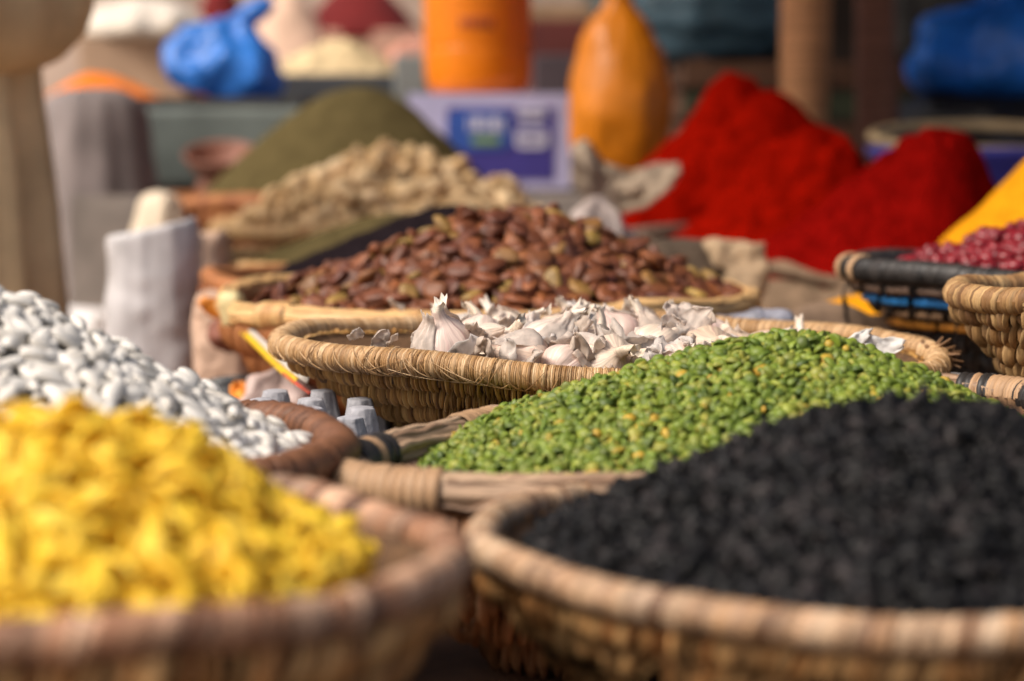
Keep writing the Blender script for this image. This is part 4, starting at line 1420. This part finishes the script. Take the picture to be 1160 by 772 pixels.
def post(label, px, d, r, m, seed):
    x = P(px, 80, d)[0]
    q = MB()
    z = np.linspace(0, 2.35, 40)
    pts = np.stack([x + .012 * fbm(np.stack([z * 1.5, 0 * z, 0 * z + seed], -1), 2), d + .01 * fbm(np.stack([z * 1.5, 0 * z + 4, 0 * z + seed], -1), 2), z], -1)
    q.tube(pts, r * (1 + .08 * fbm(np.stack([z * 5, 0 * z, 0 * z + seed + 9], -1), 2)), n=18)
    o = q.build("wooden_post", m)
    return tag(o, label, "post")


post("lighter brown round wooden post behind the red cones", 916, 3.93, .041, WOODP, 1)
post("darker brown wooden post beside the crate", 994, 4.02, .037, WOODD, 2)


def crate(label, px0, px1, py0, zb, d, depth, m, m2):
    a, c = P(px0, py0, d), P(px1, py0, d)
    t = empty("wooden_crate", ((a[0] + c[0]) / 2, d + depth / 2, zb), label, "crate")
    h = a[2] - zb
    ns = 4
    for k in range(ns):
        z = zb + h * (k + .5) / ns
        for (yy, xx, sx, sy) in ((d, (a[0] + c[0]) / 2, c[0] - a[0], .014), (d + depth, (a[0] + c[0]) / 2, c[0] - a[0], .014)):
            q = MB(); q.box((xx, yy, z), (sx, sy, h / ns * .78)); q.build("slat", m if k != 2 else m2, t, smooth=False)
        for xx in (a[0] + .008, c[0] - .008):
            q = MB(); q.box((xx, d + depth / 2, z), (.014, depth - .018, h / ns * .78)); q.build("slat", m, t, smooth=False)
    for xx in (a[0] + .03, c[0] - .03):
        for yy in (d + .024, d + depth - .024):
            q = MB(); q.box((xx, yy, zb + h / 2), (.03, .03, h)); q.build("corner_post", m, t, smooth=False)
    q = MB(); q.box(((a[0] + c[0]) / 2, d + depth / 2, zb + .012), (c[0] - a[0] - .03, depth - .03, .014)); q.build("bottom", m2, t, smooth=False)
    return t


crate("dark wooden slatted crate behind the posts under the teal sack", 775, 1062, 66, BZ2, 4.55, .4, mat("crate_wood", [(.13, .062, .034)], .85, nscale=18, namt=.35), mat("green_slat", [(.055, .065, .035)], .85, nscale=18, namt=.35))
bag("plastic_sack", "teal blue grey plastic sack lying on the wooden crate", "sack", [(0, -.17), (.07, -.16), (.105, -.08), (.11, 0), (.10, .09), (.06, .16), (0, .17)], (P(812, 40, 4.72)[0], 4.74, P(812, 66, 4.55)[2] + .095),
    mat("teal_film", [(.075, .14, .18), (.06, .12, .16)], .45, nscale=10, namt=.4, bump=.5, bscale=20, bdist=.01), fold=.06, nf=5, seed=5, noise=.012, tilt=(0, R(90), 0))
bag("plastic_sack", "grey sack standing behind the darker post", "sack", [(0, 0), (.08, 0), (.10, .08), (.09, .2), (.05, .27), (0, .28)], (P(1045, 40, 4.72)[0], 4.75, P(812, 66, 4.55)[2]),
    mat("grey_sackcloth", [(.075, .07, .065)], .9, nscale=12, namt=.3), fold=.06, nf=5, seed=6, noise=.01)

# blue plastic bag over a sack coloured black as the stall's shade at far right
bag("plastic_sack", "full black plastic sack under the blue bag", "sack", [(0, 0), (.14, 0), (.18, .06), (.17, .13), (.12, .17), (0, .18)], (P(1135, 100, 4.12)[0], 4.22, BZ2),
    mat("shade_black_sack", [(.010, .010, .012)], .45, nscale=12, namt=.3), fold=.06, nf=5, seed=7, noise=.015)
bag("plastic_bag", "rich blue plastic bag slumped on the shade-black sack", "plastic bag", [(0, 0), (.13, 0), (.165, .05), (.13, .11), (.075, .155), (.035, .18), (.055, .22), (0, .22)], (P(1140, 60, 4.15)[0], 4.22, BZ2 + .17),
    mat("blue_film", [(.015, .13, .58), (.02, .17, .66)], .35, nscale=9, namt=.45, bump=.5, bscale=16, bdist=.015, trans=.15), fold=.10, nf=5, seed=2, noise=.03, nsc=12)
# blue tub with cane hoop
xx = P(1122, 165, 3.45)[0]
bt = empty("plastic_tub", (xx, 3.45, TZ), "blue plastic tub with a cane hoop beside the dark crimson cone", "tub")
q = MB()
zt = P(1122, 166, 3.45)[2] - TZ
q.lathe([(0, 0), (.14, 0), (.15, .01), (.172, zt - .02), (.184, zt - .012), (.184, zt), (.174, zt), (.168, zt - .02), (.15, .03), (0, .03)], c=(xx, 3.45, TZ), n=72)
q.build("body", mat("tub_blue", [(.05, .05, .30)], .4, nscale=8, namt=.15), bt)
q = MB()
th = np.linspace(0, 2 * PI, 121)
q.tube(np.stack([xx + .175 * np.cos(th), 3.45 + .17 * np.sin(th), TZ + zt + .012 + .018 * np.sin(th)], -1), .009, n=8)
q.build("hoop", mat("cane", [(.42, .30, .16)], .6, nscale=30, namt=.25), bt)
q = MB(); q.lathe([(0, zt * .8), (.16, zt * .75)], c=(xx, 3.45, TZ), n=40)
q.build("contents", mat("dark_tub_fill", [(.05, .045, .03)], .9, nscale=30, namt=.3), bt)

# left part of the back table
dC = 4.2
cr = lbox("metal_crate", "grey green metal crate with a dark open top", "crate", 148, 345, 122, BZ2, dC, .34, mat("grey_green_metal", [(.115, .135, .125)], .6, nscale=8, namt=.35, bump=.2, bscale=20), bev=.012)
q = MB(); q.box((0, 0, .01), (.30, .30, .016))
o = q.build("crate_lid", mat("dark_lid", [(.05, .05, .05)], .6), None, smooth=False)
o.parent = cr; o.location = (0, 0, P(148, 122, dC)[2] - BZ2)
zC = P(148, 122, dC)[2]
bl = bag("plastic_bag", "bright blue knotted plastic bag on the grey green crate", "plastic bag", [(0, 0), (.055, 0), (.078, .03), (.080, .06), (.062, .10), (.034, .135), (.018, .148), (0, .146)],
         (P(248, 100, 4.3)[0], 4.33, zC + .02), mat("light_blue_film", [(.025, .16, .62), (.05, .24, .74)], .35, nscale=9, namt=.35, bump=.4, bscale=20, bdist=.01, trans=.2), fold=.06, nf=3, seed=4, noise=.022, nsc=13, sx=1.3, tilt=(0, R(10), 0))
q = MB()
t = np.linspace(0, 1, 14)
q.tube(np.stack([.012 + .085 * t, 0 * t, .138 + .022 * t + .018 * t ** 2], -1), .010 + .012 * np.sin(t * 2.6) ** 2, n=14)
o = q.build("knot", _MATS["light_blue_film"]); o.parent = bl
lbox("plastic_tray", "dark slate plastic tray behind the olive cone", "tray", 312, 452, 84, BZ2, 4.75, .3, mat("slate_plastic", [(.045, .048, .055)], .6, nscale=8, namt=.25))
lbox("metal_scale", "grey metal weighing scale box left of the orange container", "scale", 446, 484, 62, BZ2, 4.6, .16, mat("scale_grey", [(.22, .23, .22)], .5, nscale=8, namt=.2))


def pile(name, label, cat, px, d, rx, ry, zb, pzpy, m, e=.25, amp=.006, sc=22, seed=1):
    h = Heap(P(px, 50, d)[0], d, rx, ry, zb, P(px, pzpy, d), e=e, amp=amp, sc=sc, seed=seed)
    q = MB(); h.mound(q, 0, 120, 60)
    return tag(q.build(name, m), label, cat)


far = 5.0
zb = P(300, 84, 4.75)[2]
pile("dried_goods_heap", "cream and yellow heap of dried goods above the slate tray", "heap", 385, 4.92, .155, .12, zb, 42, mat("cream_bits", [(.55, .42, .24)], .85, nscale=26, namt=.5, bump=.6, bscale=50, bdist=.01), amp=.008, sc=26, seed=41)
# third row, far stall
table("far stall counter behind the cartons on the left", -2.4, .1, 5.85, 7.0, 1.045, mat("far_sheet", [(.42, .33, .27)], .9, nscale=8, namt=.3))
FZ = 1.05
lbox("cardboard_box", "brown cardboard box behind the orange basin", "box", 88, 208, 44, FZ, 6.0, .3, mat("cardboard", [(.36, .24, .16)], .85, nscale=10, namt=.15))
bag("cloth_sack", "off white cloth sack slumped on the cardboard box", "sack", [(0, 0), (.16, 0), (.185, .03), (.14, .075), (.06, .11), (0, .115)], (P(160, 44, 6.1)[0], 6.15, P(100, 44, 6.0)[2]),
    mat("off_white_cloth", [(.62, .55, .47)], .85, nscale=8, namt=.15), fold=.05, nf=5, seed=3, noise=.014, nsc=10)
pile("powder_heap", "pale pink powder heap on the far counter", "spice heap", 325, 6.4, .22, .2, FZ, -12, mat("pink_powder", [(.62, .42, .31)], .95, nscale=20, namt=.15), seed=42)
pile("powder_heap", "dark red powder heap far behind the blue bag", "spice heap", 250, 6.75, .16, .15, FZ, -30, mat("maroon_powder", [(.13, .008, .008)], .95, nscale=20, namt=.2), seed=43)
pile("powder_heap", "dark red powder heap far behind the cream heap", "spice heap", 408, 6.5, .17, .15, P(408, 34, 6.5)[2], -30, mat("maroon_powder", [(.13, .008, .008)], .95), seed=44)
lbox("cardboard_box", "pinkish box under the far dark red heap", "box", 368, 475, 34, FZ, 6.35, .36, mat("pink_card", [(.45, .27, .20)], .85, nscale=10, namt=.2))
# basin with orange powder and white pail
xx, dd = P(118, 100, 4.95)[0], 4.95
zz = P(118, 112, 4.85)[2]
ob = empty("metal_basin", (xx, dd, BZ2), "pale pink basin full of orange powder at the left", "basin")
q = MB(); q.lathe([(0, 0), (.10, 0), (.115, .02), (.140, zz - BZ2 - .01), (.148, zz - BZ2), (.142, zz - BZ2 + .002), (.11, .03), (0, .03)], c=(xx, dd, BZ2), n=60)
q.build("body", mat("basin_pink", [(.60, .42, .33)], .45, nscale=8, namt=.15), ob)
h = Heap(xx, dd, .138, .138, zz - .006, (xx - .02, dd, P(118, 84, 4.95)[2]), e=.5, amp=.003, sc=30, seed=45)
q = MB(); h.mound(q, 0, 100, 40)
tag(q.build("powder_heap", pm("orange_powder", (.80, .20, .02))), "orange powder heaped in the pink basin", "spice heap")
q = MB(); q.lathe([(0, 0), (.075, 0), (.085, .19), (.09, .2), (.08, .2), (.07, .02), (0, .02)], c=(P(55, 150, 4.4)[0], 4.45, P(55, 190, 4.4)[2] - .08), n=48)
o = tag(q.build("plastic_pail", mat("pail_white", [(.66, .64, .66)], .5, nscale=8, namt=.1)), "white plastic pail left of the grey sacks", "pail")
# stools / sacks on the ground at the left
bag("cloth_sack", "tall brownish grey sack standing left of the grey green crate", "sack", [(0, 0), (.10, 0), (.115, .3), (.11, .8), (.095, 1.0), (.06, 1.055), (0, 1.06)], (P(118, 200, 3.95)[0] - .03, 4.02, 0),
    mat("grey_brown_sack", [(.23, .19, .18), (.2, .17, .17)], .9, nscale=7, namt=.35), fold=.03, nf=5, seed=1, noise=.006)
bag("cloth_sack", "greyer sack leaning behind the brownish sack", "sack", [(0, 0), (.10, 0), (.12, .3), (.11, .75), (.09, .93), (.06, .98), (0, .985)], (P(75, 200, 4.5)[0], 4.62, 0),
    mat("grey_blue_sack", [(.24, .24, .28)], .9, nscale=7, namt=.3), fold=.04, nf=5, seed=8, noise=.008)
bag("plastic_sack", "bright white sack on the ground beside the robed person", "sack", [(0, 0), (.11, 0), (.13, .25), (.12, .55), (.085, .69), (.05, .715), (0, .72)], (P(92, 330, 3.5)[0] - .02, 3.5, 0),
    mat("bright_white_film", [(.80, .77, .76)], .5, nscale=6, namt=.08), fold=.05, nf=5, seed=9, noise=.008)
# reddish bowl on an upturned basket behind the olive cone
xx = P(256, 172, 3.98)[0]
zr = P(256, 164, 3.98)[2]
q = MB(); q.lathe([(0, 0), (.03, 0), (.044, .012), (.058, .034), (.063, .044), (.063, .048), (.057, .046), (.040, .018), (0, .012)], c=(xx - .006, 3.96, zr - .058), n=60, m=np.array(Matrix.Rotation(R(18), 3, 'X')), hero=3)
q.lathe([(0, BZ), (.05, BZ), (.052, BZ + .01), (.045, zr - .062), (0, zr - .06)], c=(xx, 3.97, 0), n=40)
tag(q.build("clay_bowl", mat("clay", [(.21, .085, .055)], .6, nscale=14, namt=.25)), "reddish clay bowl tilted on its stand between the crate and the olive cone", "bowl")
# clutter behind the containers
lbox("cardboard_box", "dark reddish box between the two orange containers", "box", 598, 668, 24, BZ2, 4.95, .25, mat("red_card", [(.15, .035, .03)], .8, nscale=10, namt=.25))
lbox("cardboard_box", "dull purple brown box in front of the reddish box", "box", 604, 655, 62, BZ2, 4.75, .15, mat("purple_card", [(.085, .06, .07)], .8, nscale=10, namt=.2))
lbox("wooden_board", "tan board lying on the dark reddish box", "board", 590, 672, 5, P(600, 24, 4.95)[2], 4.97, .2, mat("tan_board", [(.42, .27, .16)], .8, nscale=10, namt=.2))
bag("tied_bag", "pale red tied bag on the far counter", "bag", [(0, 0), (.08, 0), (.1, .06), (.08, .14), (.03, .18), (0, .18)], (P(470, 0, 5.9)[0], 6.2, FZ), mat("rose_film", [(.45, .2, .14)], .6, nscale=10, namt=.3), fold=.06, nf=5, seed=6)


# stall walls
def cloth_wall(name, label, x0, x1, y, z0, z1, m, amp=.03, seed=0):
    q = MB()
    nx, nz = 160, 24
    X, Z = np.meshgrid(np.linspace(x0, x1, nx), np.linspace(z0, z1, nz), indexing='ij')
    Y = y + amp * fbm(np.stack([X * 3, Z * .6, 0 * X + seed], -1), 4)
    q.grid(np.stack([X, Y, Z], -1))
    o = q.build(name, m)
    sd = o.modifiers.new("thick", 'SOLIDIFY'); sd.thickness = .004
    return tag(o, label, "stall wall")


cloth_wall("canvas_wall", "pale beige canvas hung behind the far counter", -4.0, .25, 7.6, 0, 2.3, mat("pale_canvas", [(.46, .34, .27)], .9, nscale=4, namt=.3), seed=1)
cloth_wall("canvas_wall", "dark brown canvas hung behind the wooden crate", .30, 4.0, 5.95, 0, 2.35, mat("dark_canvas", [(.055, .038, .030)], .9, nscale=4, namt=.4), seed=2)

n = 60
gx, gy = np.meshgrid(np.linspace(-.72, 3.0, n), np.linspace(1.75, 5.9, n), indexing='ij')
q = MB(); q.grid(np.stack([gx, gy, 2.37 - .06 * np.sin((gx + .72) / 3.72 * PI) * np.sin((gy - 1.75) / 4.15 * PI) + .012 * fbm(np.stack([gx * 3, gy * 3, 0 * gx], -1), 3)], -1))
o = q.build("shade_awning", mat("awning_canvas", [(.20, .11, .07)], .9, nscale=8, namt=.2))  # out of view, added to shade the right rear of the stall
sd = o.modifiers.new("thick", 'SOLIDIFY'); sd.thickness = .004
tag(o, "unseen brown canvas awning added over the posts to shade the red cones", "awning")

# ------------------------------------------------------------------ person in a beige robe at the left
px_, py_ = -.735, 2.72


def person():
    t = empty("person", (px_, py_, 0), "person in a long beige robe standing at the left with bent arms", "person")
    V, E, Rd = [], [], []
    def v(p, r):
        V.append((px_ + p[0], py_ + p[1], p[2])); Rd.append(r); return len(V) - 1
    def chain(a, pts):
        for p, r in pts:
            k = v(p, r); E.append((a, k)); a = k
        return a
    pel = v((0, 0, .95), .135)
    ch = chain(pel, [((0, 0, 1.10), .125), ((0, .01, 1.28), .14), ((0, .01, 1.40), .12)])
    nk = chain(ch, [((0, 0, 1.50), .055), ((0, -.01, 1.57), .075), ((0, -.015, 1.66), .095), ((0, -.01, 1.74), .07)])
    hd = nk - 1
    chain(hd, [((0, -.118, 1.645), .016)])
    for sx in (-1, 1):
        chain(hd, [((sx * .098, 0, 1.66), .016)])
        sh = chain(ch, [((sx * .17, .01, 1.42), .062)])
        el = chain(sh, [((sx * .185, .03, 1.26), .05), ((sx * .175, .02, 1.12), .042)])
        wr = chain(el, [((sx * .12, -.15, 1.13), .034), ((sx * .055, -.20, 1.15), .026)])
        pa = chain(wr, [((sx * .01, -.225, 1.155), .030)])
        for k in range(4):
            z = 1.175 - .016 * k
            L = (.036, .042, .039, .030)[k]
            chain(pa, [((-sx * (.01 + .015), -.235 - .004 * k, z), .0095), ((-sx * (.02 + L * .6), -.228, z - .006), .0088), ((-sx * (.02 + L), -.205, z - .010), .008)])
        chain(wr, [((sx * .03, -.228, 1.185), .0105), ((sx * .012, -.245, 1.198), .0095)])
        hp = chain(pel, [((sx * .09, 0, .88), .095), ((sx * .10, -.01, .50), .06), ((sx * .10, .01, .09), .042)])
        chain(hp, [((sx * .11, -.10, .045), .042), ((sx * .115, -.16, .035), .03)])
    me = bpy.data.meshes.new("body")
    me.from_pydata([(a - px_, c - py_, e) for a, c, e in V], E, [])
    me.update()
    o = bpy.data.objects.new("body", me); COL.objects.link(o); o.parent = t
    o.data.materials.append(mat("skin", [(.30, .16, .10)], .55, nscale=30, namt=.1))
    sk = o.modifiers.new("skin", 'SKIN')
    for k, r in enumerate(Rd):
        me.skin_vertices[0].data[k].radius = (r, r)
        me.skin_vertices[0].data[k].use_root = (k == 0)
    ss = o.modifiers.new("sub", 'SUBSURF'); ss.levels = 1; ss.render_levels = 2
    sk.use_smooth_shade = True
    ROBE = mat("robe_cloth", [(.72, .54, .31)], .9, nscale=10, namt=.2, bump=.3, bscale=300)
    n, mz = 96, 60
    th = np.linspace(0, 2 * PI, n, endpoint=False)
    z = np.linspace(.10, 1.49, mz)
    rx = np.interp(z, [.1, .5, .95, 1.05, 1.25, 1.40, 1.46, 1.49], [.225, .205, .176, .168, .175, .175, .11, .075])
    ry = np.interp(z, [.1, .5, .95, 1.05, 1.25, 1.40, 1.46, 1.49], [.20, .18, .165, .155, .155, .135, .085, .07])
    fo = np.interp(z, [.1, .9, 1.2, 1.5], [.10, .08, .03, .005])
    k = 1 + fo[None] * (np.sin(9 * th + 1)[:, None] + .6 * np.sin(15 * th + 2.2)[:, None] + .3 * np.sin(23 * th)[:, None])
    q = MB()
    q.grid(np.stack([rx * k * np.cos(th)[:, None], ry * k * np.sin(th)[:, None], np.broadcast_to(z, (n, mz))], -1), cu=True)
    r = q.build("robe", ROBE); r.parent = t
    sd = r.modifiers.new("thick", 'SOLIDIFY'); sd.thickness = .006
    for sx in (-1, 1):
        q = MB()
        pts = np.array([(.12, .01, 1.42), (.165, .015, 1.36), (.175, .03, 1.24), (.160, .01, 1.140), (.125, -.09, 1.130), (.09, -.165, 1.140)]) * np.array([sx, 1, 1])
        tt = np.linspace(0, 5, 30)
        cl_ = np.stack([catmull(pts[:, j], tt) for j in range(3)], -1)
        rad = np.interp(tt, [0, 1, 2, 3, 4, 5], [.080, .078, .072, .070, .068, .062]) * (1 + .05 * np.sin(tt * 7))
        q.tube(cl_, rad, n=24, cap=False)
        s_ = q.build("sleeve", ROBE); s_.parent = t
        sd = s_.modifiers.new("thick", 'SOLIDIFY'); sd.thickness = .005
    q = MB(); q.lathe([(.098, 1.675), (.103, 1.70), (.090, 1.755), (.05, 1.785), (0, 1.79)], c=(0, -.012, 0), n=40, hero=3)
    q.build("skullcap", mat("cap_white", [(.6, .57, .5)], .9)).parent = t
    q = MB()
    for sx in (-1, 1):
        q.lathe([(0, -.011), (.008, -.008), (.011, 0), (.008, .008), (0, .011)], c=(sx * .034, -.100, 1.668), n=14)
    q.build("eyes", mat("eye_dark", [(.03, .02, .015)], .2)).parent = t
    return t


person()

finish_heaps()
bpy.context.view_layer.update()
